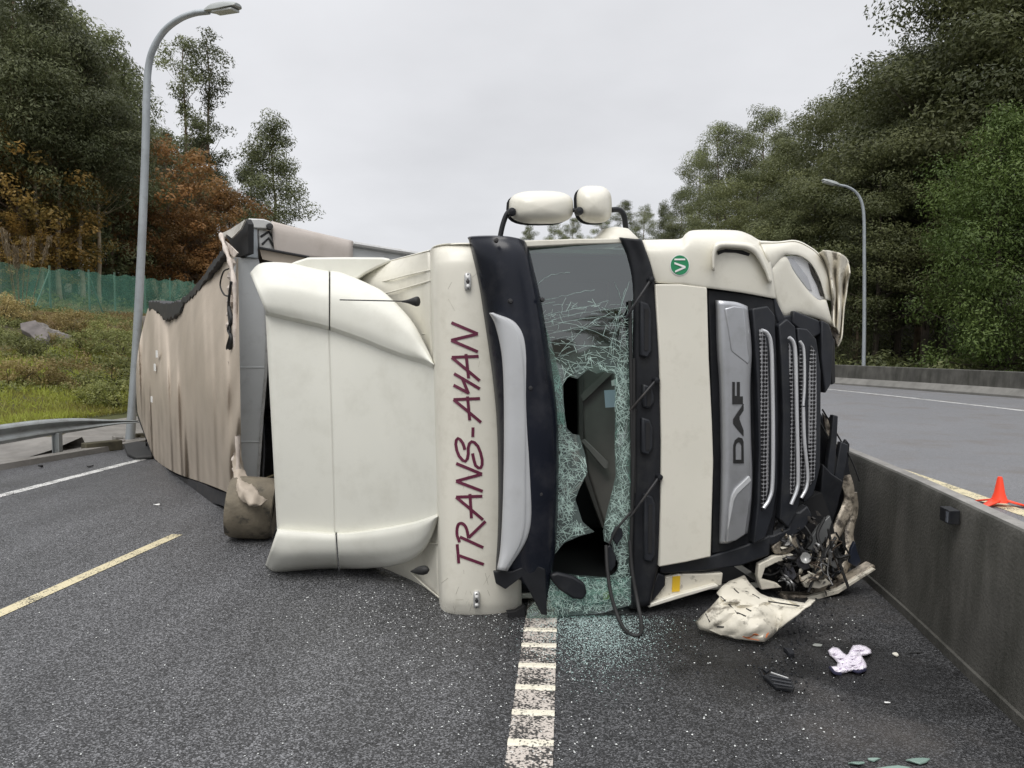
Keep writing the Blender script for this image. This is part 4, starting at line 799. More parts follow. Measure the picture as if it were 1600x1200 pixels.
glass_sheet('windscreen', OUT, HOLE, gf, dmg)
# second layer of broken glass hanging loose along the foot and the visor edge
glass_sheet('broken_glass_flap', [(862, 897), (900, 901), (950, 906), (986, 900), (986, 945), (940, 958), (880, 962), (822, 967), (824, 952), (850, 925)], None, lambda x, y: .10 + .0006 * (x - 850) + .02 * noise.noise(Vector((x * .05, y * .05, 3))), lambda x, y: .62, 7)
glass_sheet('broken_glass_flap', [(850, 505), (860, 530), (868, 560), (878, 600), (882, 640), (884, 665), (868, 660), (858, 600), (853, 560)], None, lambda x, y: .06, lambda x, y: .75, 7)
# radiating cracks over the clear upper glass
CRK = mat('crack_white_glass', (.40, .54, .50), .4)
def cpt(x, y): return T(x, y, gf(x, y) + .004)
rk = random.Random(3); mb = MB()
arcs = [[(838, 446), (860, 430), (890, 426)], [(842, 470), (880, 462), (930, 452)], [(846, 498), (880, 486), (920, 478), (950, 470)], [(850, 505), (885, 494), (930, 486), (985, 480)], [(850, 512), (900, 500), (960, 494), (988, 496)], [(852, 524), (900, 512), (950, 508), (988, 508)],
        [(854, 534), (905, 540), (950, 542), (984, 538)], [(866, 560), (900, 548), (930, 540), (960, 560)], [(856, 502), (890, 506), (935, 520), (965, 540), (978, 556)], [(984, 440), (970, 480), (962, 520), (955, 570)], [(978, 450), (964, 500), (950, 556)], [(986, 470), (972, 520), (966, 580)], [(988, 500), (978, 550), (970, 600)],
        [(872, 556), (905, 520), (930, 500), (960, 488)], [(960, 440), (972, 470), (984, 490)]]
for a_ in arcs:
    q = crs([Vector((x, y, 0)) for x, y in a_], 14); q = [cpt(v.x + rk.uniform(-1.2, 1.2), v.y + rk.uniform(-1.2, 1.2)) for v in q]; mb.tube(q, [rk.uniform(.0007, .0019) for _ in q], 4)
for _ in range(90):
    x, y = rk.uniform(852, 985), rk.uniform(470, 590)
    if in_poly(x, y, HOLE): continue
    an = rk.uniform(0, 3.14); L_ = rk.uniform(8, 26); e = (x + math.cos(an) * L_, y + math.sin(an) * L_ * .5)
    if in_poly(e[0], e[1], OUT) and not in_poly(e[0], e[1], HOLE): mb.tube([cpt(x, y), cpt((x + e[0]) / 2 + 1, (y + e[1]) / 2 - 1), cpt(*e)], rk.uniform(.0006, .0013), 4)
kind(build('cracks', mb, CRK, truck), 'stuff')
mb = MB(); n_seg = 0; tries = 0
while n_seg < 1750 and tries < 60000:
    tries += 1; x, y = rk.uniform(846, 990), rk.uniform(470, 950)
    if not in_poly(x, y, OUT) or in_poly(x, y, HOLE): continue
    h_ = seg_d(x, y, HOLE); pr = .10 + .9 * sm(y, 520, 600) - .15 * sm(h_, 20, 50)
    if y < 600: pr = .05 + .75 * max(0, 1 - h_ / 30) + .35 * sm(x, 930, 985) * sm(y, 480, 540)
    if noise.noise(Vector((x * .035, y * .035, 8))) < -.28: pr *= .25
    if rk.random() > pr: continue
    an = rk.choice((0.5, 1.05, 1.75, 2.5, 3.0)) + rk.gauss(0, .28) + noise.noise(Vector((x * .02, y * .02, 2))) * 1.5; L_ = rk.uniform(7, 19) * (1.6 if rk.random() < .15 else 1)
    q = [(x + math.cos(an) * L_ * t + rk.uniform(-.8, .8), y + math.sin(an) * L_ * t + rk.uniform(-.8, .8)) for t in (-.5, 0, .5)]
    if any((not in_poly(a_, b_, OUT)) or in_poly(a_, b_, HOLE) for a_, b_ in q): continue
    mb.ribbon([T(a_, b_, gf(a_, b_) + .003 + rk.uniform(0, .002)) for a_, b_ in q], rk.uniform(.0010, .0030), FA); n_seg += 1
kind(build('fine_cracks', mb, mat('crushed_glass_white', (.50, .66, .60), .5, var=.25, vscale=25), truck, smooth=0, recalc=False), 'stuff')
mb = MB()
for _ in range(900):
    x, y = rk.uniform(826, 984), rk.uniform(898, 962)
    if not in_poly(x, y, [(862, 899), (900, 903), (950, 908), (984, 902), (984, 943), (940, 956), (880, 960), (824, 965), (826, 952), (850, 925)]): continue
    an = rk.uniform(0, 3.14); L_ = rk.uniform(4, 10); f_ = .104 + .0006 * (x - 850) + .02 * noise.noise(Vector((x * .05, y * .05, 3)))
    mb.ribbon([T(x - math.cos(an) * L_ / 2, y - math.sin(an) * L_ / 2, f_ + .003), T(x + math.cos(an) * L_ / 2, y + math.sin(an) * L_ / 2, f_ + .003)], rk.uniform(.001, .003), FA)
kind(build('fine_cracks', mb, bpy.data.materials['crushed_glass_white'], truck, smooth=0, recalc=False), 'stuff')
panel('broken_mirror', [(860, 898), (872, 895), (896, 901), (914, 912), (918, 928), (911, 938), (895, 936), (874, 922), (862, 908)], .17, .05, BLACKP, bevel=.015)
panel('dark_flap', [(955, 838), (962, 822), (972, 826), (974, 838), (964, 852)], .09, .02, DARKP); panel('dark_flap', [(947, 856), (954, 852), (963, 870), (962, 884), (954, 894), (948, 880)], .08, .02, DARKP)
panel('yellow_label', [(942, 926), (952, 924), (953, 936), (943, 938)], .125, .002, mat('dull_yellow', (.40, .42, .08), .5), bevel=0)
# upper screen rail and pillar foot
panel('screen_rail', [(806, 376), (900, 373), (976, 372), (978, 380), (900, 382), (808, 387)], .05, .35, CREAM, bevel=.008)
panel('screen_rail', [(795, 970), (822, 968), (880, 963), (940, 959), (990, 945), (990, 953), (940, 966), (880, 970), (822, 973)], .0, .3, BLACKP, bevel=.008)
mb = MB(); mb.lathe([(0.0, .0), (.09, -.02), (.15, -.08), (.165, -.11), (.16, -.13)], T(962, 354, -.12), WA, 20); build('mirror_foot', mb, CREAM, truck, smooth=60)

# sun visor across the roof edge ------------------------------------------------------
def vis_row(xt, yt, xm, xb, yb, f, fe=.12):
    P_ = lambda t: (1 - t) ** 2 * xt + 2 * t * (1 - t) * xm + t * t * xb; ln = yb - yt
    return [(xt, yt, f - fe - .35), (xt, yt, f - fe), (P_(.02), yt + 5, f - fe * .5), (P_(.07), yt + ln * .06, f - fe * .12), (P_(.2), yt + ln * .2, f), (P_(.5), yt + ln * .5, f + .02), (P_(.8), yt + ln * .8, f), (P_(.95), yt + ln * .95, f - .02), (xb, yb, f - .05)]
vr = [vis_row(731, 372, 800, 772, 908, .0), vis_row(738, 370, 806, 778, 910, .07), vis_row(765, 369, 818, 795, 905, .16), vis_row(790, 370, 850, 812, 905, .19), vis_row(808, 373, 885, 832, 930, .18), vis_row(817, 376, 898, 850, 955, .14), vis_row(820, 378, 902, 857, 930, .08)]
mb = MB(); mb.grid(strip(vr, 26, 60)); build('sun_visor', mb, VISOR, truck, smooth=45, solid=.008)
panel('visor_tail', [(771, 893), (800, 893), (832, 880), (852, 890), (855, 962), (846, 960), (828, 925), (815, 902), (790, 921), (775, 912)], .17, .03, BLACKP, bevel=.005)
panel('torn_corner', [(792, 957), (806, 955), (820, 946), (822, 968), (795, 966)], .05, .05, INTER_D, bevel=.004)
mb = MB(); svl = [(765, 489), (775, 510), (785, 560), (788, 640), (787, 760), (783, 850), (777, 890)]; svr = [(770, 489), (805, 505), (822, 540), (828, 620), (829, 740), (826, 830), (792, 892)]
rows = [[(a_[0], a_[1], .165), (a_[0] + 2, a_[1], .205), (*lerp2(a_, b_, .3), .228), (*lerp2(a_, b_, .74), .226), (*lerp2(a_, b_, .8), .212), (*b_, .195), (*b_, .14)] for a_, b_ in zip(svl, svr)]
mb.grid(strip(rows, 50, 26)); build('visor_insert', mb, SILVER_LT, truck, smooth=28, solid=.006)
for x, y in ((776, 375), (798, 470), (848, 468), (829, 606), (845, 772)):
    mb = MB(); c = T(x, y, .215 if x < 840 else .19); mb.lathe([(0, .008), (.012, .006), (.016, -.03)], c, FA, 10); build('visor_bolt', mb, DKMETAL, truck)

# wiper cowl, wipers --------------------------------------------------------------------
cl = [(968, 371), (980, 400), (988, 450), (988, 560), (986, 700), (985, 830), (984, 952)]; crt = [(1002, 374), (1019, 420), (1028, 480), (1035, 580), (1037, 720), (1034, 850), (1016, 945)]
rows = [[(a_[0], a_[1], -.06), (a_[0], a_[1], .04), (*lerp2(a_, b_, .12), .085), (*lerp2(a_, b_, .45), .095), (*lerp2(a_, b_, .8), .115), (*lerp2(a_, b_, .97), .10), (*b_, .0)] for a_, b_ in zip(cl, crt)]
mb = MB(); mb.grid(strip(rows, 60, 26)); build('wiper_cowl', mb, BLACKP, truck, smooth=35, solid=.008)
for y0, y1, xc in ((470, 560, 1010), (600, 640, 1014), (652, 712, 1012), (772, 880, 1016)):
    panel('cowl_step', [(xc - 9, y0), (xc + 4, y0 + 4), (xc + 9, y0 + 18), (xc + 9, y1 - 12), (xc + 2, y1), (xc - 9, y1 - 4)], .135, .05, DARKP, bevel=.012)
    mb = MB(); mb.box(T(xc, (y0 + y1) / 2, .136), UA * .013, WA * (abs(y1 - y0) * .0015), FA * .004); build('step_recess', mb, INTER_D, truck)
for pv, el_, b0, b1 in (((1017, 437), (978, 497), (984, 470), (989, 790)), ((1025, 594), (984, 642), (990, 560), (991, 770)), ((1030, 745), (985, 808), (992, 640), (985, 885))):
    pipe('wiper_arm', [(*pv, .15), (*lerp2(pv, el_, .5), .165), (*el_, .12)], .0085, DKMETAL); pipe('wiper_blade', [(*b0, .105), (*lerp2(b0, b1, .5), .12), (*b1, .105)], .012, RUBBER)
    mb = MB(); mb.lathe([(0, .03), (.018, .026), (.022, -.03)], T(*pv, .14), FA, 12); build('wiper_pivot', mb, BLACKP, truck)
mb = MB(); mb.tube(crs([T(947, 852, .10), T(949, 890, .16), T(955, 930, .22), gnd(965, 962, .06), gnd(975, 982, .016), gnd(988, 992, .013), gnd(1000, 991, .013), gnd(1002, 975, .03), T(996, 940, .22), T(988, 895, .16), T(984, 845, .12)], 70), .0125, 8); build('loose_cable', mb, RUBBER, truck, smooth=60)
pipe('loose_strap', [(986, 800, .12), (965, 825, .12), (952, 850, .11)], .008, RUBBER)

# cream front panels ------------------------------------------------------------------------
panel('front_hatch', [(1024, 444), (1064, 444), (1105, 449), (1108, 560), (1113, 660), (1115, 720), (1111, 870), (1070, 879), (1030, 886), (1033, 790), (1034, 690), (1031, 560)], lambda x, y: .135 + .0001 * (1100 - x), .05, CREAM, bevel=.008)
upp = [(1003, 376), (1035, 375), (1063, 374), (1072, 366), (1082, 361), (1110, 360), (1150, 361), (1170, 367), (1186, 376), (1200, 379)]
low = [(1024, 441), (1040, 442), (1063, 443), (1074, 444), (1084, 446), (1106, 449), (1150, 455), (1175, 459), (1196, 463), (1212, 466)]
fw = [.10, .125, .135, .135, .135, .13, .11, .09, .07, .05]
rows = []
for a_, b_, f in zip(upp, low, fw): rows.append([(*a_, f - 1.1), (*a_, f - .26), (*lerp2(a_, b_, .02), f - .15), (*lerp2(a_, b_, .10), f - .06), (*lerp2(a_, b_, .25), f - .01), (*lerp2(a_, b_, .55), f), (*lerp2(a_, b_, .95), f - .005), (*b_, f - .02), (*b_, f - .08)])
mb = MB(); mb.grid(strip(rows, 44, 34)); ucor = build('corner_panel', mb, CREAM, truck, smooth=50, solid=.008)
# raised lip and recess of the step in the corner panel
lipU = [(1113, 420), (1112, 398), (1116, 381), (1130, 377), (1160, 378), (1180, 383), (1191, 395), (1200, 418), (1206, 440)]; lipL = [(1116, 422), (1117, 400), (1122, 389), (1134, 386), (1160, 388), (1174, 393), (1184, 404), (1195, 424), (1202, 442)]
rows = [[(*a_, .06 + .0007 * (1150 - a_[0])), (*lerp2(a_, b_, .3), .165 + .0009 * (1150 - a_[0])), (*lerp2(a_, b_, .75), .175 + .0009 * (1150 - a_[0])), (*b_, .15 + .0009 * (1150 - a_[0])), (*b_, .05 + .0009 * (1150 - a_[0]))] for a_, b_ in zip(lipU, lipL)]
mb = MB(); mb.grid(strip(rows, 40, 16)); build('step_lip', mb, CREAM, truck, smooth=50, solid=.006)
mb = MB(); mb.prism([T(x, y, .135 - .0009 * (x - 1130)) for x, y in [(1122, 392), (1134, 389), (1160, 391), (1172, 396), (1170, 400), (1150, 395), (1132, 394), (1123, 398)]], -FA * .012); build('step_shadow_strip', mb, INTER_D, truck)  # dark strip standing in for the shadow line under the lip
# headlight housing and lamp
hl_o = [(1187, 377), (1215, 378), (1243, 376), (1264, 385), (1280, 398), (1292, 421), (1298, 445), (1300, 470)]
hl_i = [(1205, 421), (1222, 400), (1236, 397), (1252, 400), (1268, 412), (1281, 436), (1287, 455), (1291, 468)]
hl_b = [(1212, 466), (1225, 492), (1238, 488), (1250, 488), (1264, 492), (1280, 497), (1292, 503), (1301, 509)]
HF = lambda x, y: .06 - .0022 * max(0, x - 1190) - .0000 * y
rows = [[(*a_, HF(*a_) - .9), (*a_, HF(*a_) - .13), (*lerp2(a_, b_, .12), HF(*a_) - .05), (*lerp2(a_, b_, .5), HF(*a_)), (*b_, HF(*b_) + .005), (*b_, HF(*b_) - .07)] for a_, b_ in zip(hl_o, hl_i)]
mb = MB(); mb.grid(strip(rows, 36, 20)); build('headlight_surround', mb, CREAM, truck, smooth=50, solid=.007)
lens_l = [(1205, 421), (1226, 404), (1238, 424), (1250, 441), (1259, 452), (1270, 463), (1280, 470), (1291, 470)]
rows = [[(*a_, HF(*a_) - .04), (*a_, HF(*a_) + .005), (*lerp2(a_, b_, .5), HF(*a_) + .008), (*b_, HF(*b_)), (*b_, HF(*b_) - .06)] for a_, b_ in zip(lens_l, hl_b)]
mb = MB(); mb.grid(strip(rows, 30, 18)); build('headlight_surround', mb, CREAM, truck, smooth=50, solid=.007)
lens = [(1224, 401), (1238, 399), (1253, 402), (1268, 413), (1281, 437), (1288, 456), (1291, 468), (1281, 471), (1270, 464), (1258, 452), (1248, 439), (1236, 421)]
hlamp = panel('headlight', lens, lambda x, y: HF(x, y) - .03, .05, mat('lamp_reflector', (.84, .85, .87), .45, .0, var=.06, vscale=6), bevel=0)
CLR = bpy.data.materials.new('clear_lens'); CLR.use_nodes = True; n = CLR.node_tree.nodes; l = CLR.node_tree.links
for x in list(n): n.remove(x)
co_ = n.new('ShaderNodeOutputMaterial'); ct = n.new('ShaderNodeBsdfTransparent'); cg = n.new('ShaderNodeBsdfGlossy'); cg.inputs['Roughness'].default_value = .06; cm_ = n.new('ShaderNodeMixShader'); cm_.inputs[0].default_value = .10; l.new(ct.outputs[0], cm_.inputs[1]); l.new(cg.outputs[0], cm_.inputs[2]); l.new(cm_.outputs[0], co_.inputs[0])
panel('lens', lens, lambda x, y: HF(x, y) - .004, .004, CLR, hlamp, bevel=0)
panel('reflector', [(1229, 404), (1240, 403), (1262, 432), (1270, 455), (1262, 452), (1244, 428)], lambda x, y: HF(x, y) - .018, .03, mat('lamp_bowl', (.66, .68, .72), .3, .2), hlamp)
panel('lamp_hole', [(1264, 411), (1270, 416), (1282, 440), (1289, 464), (1283, 462), (1278, 446), (1269, 428)], lambda x, y: HF(x, y) - .014, .03, INTER_D, hlamp)
panel('indicator', [(1258, 449), (1270, 460), (1284, 468), (1282, 471), (1268, 464), (1257, 453)], lambda x, y: HF(x, y) + .006, .02, CHROME, hlamp)
# crumpled bumper corner
cu = [(1279, 396), (1286, 391), (1300, 393), (1315, 397), (1325, 408), (1328, 426)]; cm2 = [(1284, 410), (1292, 421), (1300, 425), (1312, 430), (1320, 438), (1324, 448)]
rc = random.Random(5); gr_ = []
crw = [[(1280, 395), (1288, 391), (1302, 393), (1315, 397), (1325, 408), (1328, 427)], [(1286, 410), (1294, 408), (1304, 412), (1313, 418), (1321, 426), (1325, 440)], [(1293, 424), (1298, 430), (1305, 434), (1311, 440), (1318, 450), (1322, 462)], [(1297, 448), (1301, 452), (1306, 458), (1311, 464), (1316, 472), (1319, 482)], [(1299, 475), (1303, 478), (1307, 483), (1311, 488), (1315, 496), (1317, 506)], [(1300, 505), (1303, 507), (1306, 509), (1309, 512), (1313, 520), (1315, 528)], [(1301, 509), (1304, 511), (1307, 513), (1309, 516), (1311, 528), (1309, 542)]]
rows = [[(x, y, -.16 - .0028 * (x - 1280) + rc.uniform(-.05, .05) + (.06 if j % 2 else -.05)) for j, (x, y) in enumerate(r)] for r in crw]
mb = MB(); mb.grid(strip(rows, 40, 34)); build('crumpled_corner', mb, CREAM_DIRTY, truck, smooth=35, solid=.008)
panel('torn_edge', [(1279, 497), (1300, 508), (1313, 520), (1309, 540), (1304, 528), (1292, 514), (1280, 506)], -.20, .03, CRUSH, bevel=.004)

# grille ------------------------------------------------------------------------------------
panel('grille_frame', [(1106, 452), (1160, 457), (1211, 468), (1218, 490), (1222, 560), (1220, 760), (1208, 838), (1160, 856), (1112, 866), (1115, 720), (1110, 560)], lambda x, y: .075 - .0004 * (x - 1110), .25, BLACKP, bevel=.01)
panel('grille_frame', [(1031, 884), (1112, 868), (1165, 852), (1205, 836), (1203, 868), (1160, 884), (1100, 893), (1032, 897)], .07, .15, DARKP, bevel=.012)
rows = [[(1119, 470, .05), (1120, 469, .12), (1130, 470, .15), (1150, 472, .15), (1166, 478, .14), (1167, 479, .06)], [(1120, 540, .05), (1122, 540, .12), (1132, 540, .155), (1152, 540, .15), (1172, 545, .135), (1173, 545, .06)], [(1124, 600, .05), (1126, 600, .12), (1136, 600, .155), (1152, 600, .15), (1170, 602, .135), (1171, 602, .06)],
        [(1126, 680, .05), (1128, 680, .12), (1138, 680, .155), (1152, 680, .15), (1171, 682, .135), (1172, 682, .06)], [(1127, 740, .05), (1128, 740, .12), (1138, 740, .155), (1154, 740, .15), (1173, 744, .135), (1174, 744, .06)], [(1125, 800, .05), (1127, 800, .12), (1136, 800, .15), (1150, 798, .145), (1170, 798, .13), (1171, 798, .06)], [(1124, 849, .05), (1125, 849, .11), (1132, 849, .13), (1142, 847, .13), (1165, 834, .12), (1167, 832, .06)]]
mb = MB(); mb.grid(strip(rows, 60, 22)); bar = build('badge_bar', mb, SILVER, truck, smooth=35, solid=.008)
panel('bar_facet', [(1133, 482), (1147, 478), (1162, 480), (1169, 540), (1172, 562), (1169, 570), (1146, 552), (1142, 548), (1137, 510)], lambda x, y: .168 - .00045 * (x - 1133), .03, SILVER, bevel=.008)
panel('bar_facet', [(1172, 745), (1174, 752), (1170, 800), (1165, 835), (1150, 845), (1135, 848), (1141, 800), (1144, 776), (1149, 765)], lambda x, y: .172 - .00045 * (x - 1133), .03, SILVER, bevel=.008)
panel('bar_edge', [(1171, 744), (1174, 751), (1152, 772), (1147, 782), (1138, 828), (1141, 790), (1144, 775), (1150, 764)], lambda x, y: .178 - .00045 * (x - 1133), .02, SILVER_LT, bevel=.002)
# louvre blades, mesh strips, chrome trims
MESH = bpy.data.materials.new('grille_mesh'); MESH.use_nodes = True; n = MESH.node_tree.nodes; l = MESH.node_tree.links; p_ = n['Principled BSDF']; p_.inputs['Roughness'].default_value = .4
tm_ = n.new('ShaderNodeTexCoord'); vm = n.new('ShaderNodeTexVoronoi'); vm.inputs['Scale'].default_value = 38; vm.inputs['Randomness'].default_value = .1; l.new(tm_.outputs['Object'], vm.inputs['Vector']); rm = n.new('ShaderNodeValToRGB'); rm.color_ramp.interpolation = 'CONSTANT'; rm.color_ramp.elements[0].color = (.004, .004, .005, 1); rm.color_ramp.elements[1].color = (.26, .26, .27, 1); rm.color_ramp.elements[1].position = .47
l.new(vm.outputs['Distance'], rm.inputs[0]); l.new(rm.outputs[0], p_.inputs['Base Color']); bm_ = n.new('ShaderNodeBump'); bm_.inputs['Strength'].default_value = .8; bm_.inputs['Distance'].default_value = .01; l.new(vm.outputs['Distance'], bm_.inputs['Height']); l.new(bm_.outputs[0], p_.inputs['Normal'])
GX = lambda x: .13 - .0013 * (x - 1165)
def louvre(poly, f0, name='louvre', m=DARKP, th=.10): return panel(name, poly, lambda x, y: GX(x) + f0, th, m, bevel=.010)
louvre([(1176, 482), (1200, 478), (1211, 492), (1213, 540), (1216, 650), (1215, 760), (1208, 806), (1196, 842), (1178, 850), (1184, 790), (1187, 700), (1184, 600), (1180, 530)], .02)
louvre([(1187, 512), (1196, 522), (1200, 545), (1203, 650), (1202, 760), (1196, 792), (1190, 800), (1190, 700), (1189, 600)], .032, 'mesh_strip', MESH, .05)
louvre([(1217, 508), (1230, 498), (1243, 510), (1248, 560), (1252, 650), (1253, 770), (1246, 800), (1232, 825), (1219, 812), (1223, 740), (1224, 650), (1221, 560)], .035)
louvre([(1233, 534), (1239, 548), (1242, 650), (1244, 750), (1239, 782), (1235, 770), (1236, 650)], .045, 'mesh_strip', MESH, .05)
louvre([(1246, 512), (1262, 514), (1276, 530), (1283, 580), (1283, 650), (1282, 730), (1272, 772), (1257, 786), (1256, 700), (1254, 600)], .04)
louvre([(1251, 540), (1255, 552), (1256, 620), (1256, 680), (1260, 740), (1257, 772), (1252, 760), (1251, 650)], .05, 'mesh_strip', MESH, .05)
louvre([(1268, 538), (1276, 550), (1277, 620), (1276, 700), (1274, 748), (1266, 760), (1264, 700), (1264, 600)], .055, 'mesh_strip', MESH, .05)
louvre([(1284, 500), (1296, 506), (1303, 530), (1299, 600), (1290, 615), (1284, 560)], .02); louvre([(1296, 525), (1305, 530), (1306, 598), (1300, 602), (1297, 575)], -.06, 'torn_rubber', RUBBER, .03)
louvre([(1210, 462), (1226, 494), (1236, 492), (1246, 500), (1240, 512), (1218, 512), (1212, 492)], -.02, 'broken_bracket', DARKP, .05)
louvre([(1240, 485), (1279, 500), (1286, 520), (1270, 528), (1250, 515), (1238, 505)], .0, 'broken_bracket', DARKP, .05)
for pts, r_ in (([(1190, 516), (1199, 521), (1205, 540), (1207, 600), (1208, 680), (1207, 756), (1202, 780), (1193, 794)], .013), ([(1233, 527), (1240, 536), (1243, 560), (1245, 650), (1247, 740), (1245, 765), (1236, 788)], .013), ([(1250, 533), (1256, 548), (1257, 600), (1255, 634)], .010), ([(1255, 636), (1257, 690), (1262, 740), (1260, 762), (1252, 778)], .012)):
    pipe('chrome_trim', [(x, y, GX(x) + .072) for x, y in pts], r_, CHROME, n=8, res=40)

# emblem letters and stickers ------------------------------------------------------------------
def bvh_of(*obs):
    vs, fs = [], []
    for o in obs: b0 = len(vs); off = ROOT[o]; vs += [v.co + off for v in o.data.vertices]; fs += [tuple(i + b0 for i in p.vertices) for p in o.data.polygons]
    return BVHTree.FromPolygons(vs, fs)
def hit(bv, x, y, off):
    d = ray(x, y).normalized(); p, nn, _, _ = bv.ray_cast(EYE, d)
    if p is None: return None
    if nn.dot(d) > 0: nn = -nn
    return p + nn * off, nn
def flat_decal(name, polys, bv, off, m, parent, th=.002):
    mb = MB()
    for P_ in polys:
        hs = [hit(bv, x, y, off) for x, y in P_]
        if all(hs): mb.prism([h[0] for h in hs], -sum((h[1] for h in hs), Vector()).normalized() * th)
    return build(name, mb, m, parent, smooth=0)
bb = bvh_of(bar)
sx_, sy_, k_ = 1110, 460, 1 / 6
F_ = [[(202, 820), (222, 820), (222, 950), (245, 950), (245, 820), (270, 820), (270, 955), (298, 955), (298, 1030), (202, 1030)]]
flat_decal('letter', [[(sx_ + x * k_, sy_ + y * k_) for x, y in F_[0]]], bb, .010, BADGE, truck, .006)
kx, ox, oy = .25, 1110, 640
A_ = [[(140, 58), (203, -37), (203, 5), (178, 42), (178, 62), (203, 128), (203, 165), (140, 88)]]
flat_decal('letter', [[(ox + x * kx, oy + y * kx) for x, y in A_[0]]], bb, .010, BADGE, truck, .006)
D_o = [(140, 335), (140, 250), (141, 220), (150, 190), (172, 172), (195, 178), (203, 200), (205, 335)]; D_i = [(192, 312), (192, 225), (186, 208), (172, 202), (158, 212), (153, 232), (153, 312)]
flat_decal('letter', [[(ox + x * kx, oy + y * kx) for x, y in D_o + [(172.5, 335), (172.5, 312)] + D_i[:0] + [(192, 312), (192, 225), (186, 208), (172, 202), (158, 212), (153, 232), (153, 312), (172, 312), (172, 335)]]], bb, .010, BADGE, truck, .006)
cbv = bvh_of(cap)
def glyph(strokes, org, k, wd=.0195):
    mb = MB()
    for j, s_ in enumerate(strokes):
        q = [(org[0] + x * k, org[1] + y * k) for x, y in s_]; dense = []
        if len(q) > 3: dense = [(v.x, v.y) for v in crs([Vector((x, y, 0)) for x, y in q], 26)]
        else:
            for i in range(len(q) - 1): dense += [lerp2(q[i], q[i + 1], t / 5) for t in range(5)]
            dense.append(q[-1])
        hs = [hit(cbv, x, y, .0085 + .0004 * j) for x, y in dense]; hs = [h for h in hs if h]
        if len(hs) > 1: mb.ribbon([h[0] for h in hs], wd, FA, .0016)
    return build('letter', mb, MAROON, truck, smooth=0)
o1, k1 = (690, 490), 1 / 6.0; o2, k2 = (690, 680), 1 / 5.714
glyph([[(95, 85), (338, 190)], [(338, 190), (92, 250)], [(92, 250), (338, 358)]], o1, k1)
glyph([[(98, 410), (345, 400)], [(98, 410), (355, 628)], [(228, 378), (252, 605)]], o1, k1)
glyph([[(120, 562), (357, 705)], [(115, 670), (255, 745)], [(195, 608), (252, 750)]], o1, k1)
glyph([[(115, 805), (358, 795)], [(115, 805), (368, 1018)], [(242, 775), (262, 998)]], o1, k1)
glyph([[(293, 1065), (291, 1155)]], o1, k1)
glyph([[(208, 128), (190, 70), (150, 25), (128, 70), (150, 170), (205, 232), (235, 190), (240, 90), (275, 55), (330, 110), (362, 230), (345, 290), (300, 265), (275, 160)]], o2, k2)
glyph([[(132, 250), (358, 345)], [(358, 345), (132, 408)], [(132, 408), (365, 498)]], o2, k2)
glyph([[(132, 550), (362, 542)], [(132, 550), (368, 752)], [(252, 522), (265, 738)]], o2, k2)
glyph([[(165, 905), (370, 1000)], [(162, 952), (140, 880), (148, 800), (185, 785), (220, 825), (240, 915)], [(240, 912), (390, 765)]], o2, k2)
glyph([[(142, 970), (155, 1140)], [(150, 1068), (375, 1150)]], o2, k2)
ub = bvh_of(ucor)
flat_decal('sticker_edge', [[(1061.5 + 15.5 * math.cos(a_ * .2618), 414.5 + 16.5 * math.sin(a_ * .2618)) for a_ in range(24)]], ub, .0075, WHITE, truck, .0015)
flat_decal('round_sticker', [[(1061.5 + 14 * math.cos(a_ * .2618), 414.5 + 15 * math.sin(a_ * .2618)) for a_ in range(24)]], ub, .0105, GREEN, truck, .0015)
for pl in ([(1053, 404.5), (1069.5, 404.5), (1069.5, 407), (1053, 407)], [(1053, 410), (1070, 416), (1070, 419), (1054, 426), (1054, 423), (1066, 417.5), (1053, 413)]): flat_decal('sticker_letter', [pl], ub, .013, WHITE, truck, .0012)

# marker lamps, aerials -----------------------------------------------------------------------
for x, y in ((730.5, 440.5), (744.5, 935.5)):
    q = hit(cbv, x, y, .02); c, nn = q; up = (WA - nn * nn.z).normalized(); sd = nn.cross(up)
    mb = MB(); g = []
    for hgt, kk in ((-.03, 1), (.0, 1), (.012, .8)): g.append([c + nn * hgt + up * (.058 * kk * math.copysign(abs(math.sin(a_)) ** .5, math.sin(a_))) + sd * (.023 * kk * math.copysign(abs(math.cos(a_)) ** .5, math.cos(a_))) for a_ in [i * 6.283 / 20 for i in range(20)]])
    mb.grid(g, True); mb.f.append(tuple(range(40, 60))); ml = build('marker_lamp', mb, ALU, truck, smooth=50)
    for k in (-1, 0, 1): mb = MB(); mb.lathe([(0, .006), (.010, .003), (.012, 0)], c + nn * .012 + up * .028 * k, nn, 10); build('bulb', mb, (WHITE if k else DKMETAL), ml)
    mb = MB(); mb.box(c + nn * .010, up * .05, sd * .004, nn * .004); build('lens_slot', mb, DKMETAL, ml)
pipe('aerial', [(531, 468.5, -.52), (600, 470, -.32), (640, 471, -.27)], .0042, RUBBER, n=6)
mb = MB(); a_, b_ = T(628, 471, -.27), T(656, 471, -.22); mb.tube(crs([a_, a_.lerp(b_, .5), a_.lerp(b_, .8), b_], 10), [.006, .009, .014, .02, .026, .03, .034, .034, .03, .012], 10); build('aerial_base', mb, RUBBER, truck, smooth=60)
mb = MB(); a_, b_ = T(642, 893, -.42), T(669, 890, -.28); mb.tube(crs([a_, a_.lerp(b_, .5), b_], 8), [.005, .012, .02, .027, .031, .033, .03, .012], 10); build('aerial_base', mb, RUBBER, truck, smooth=60)

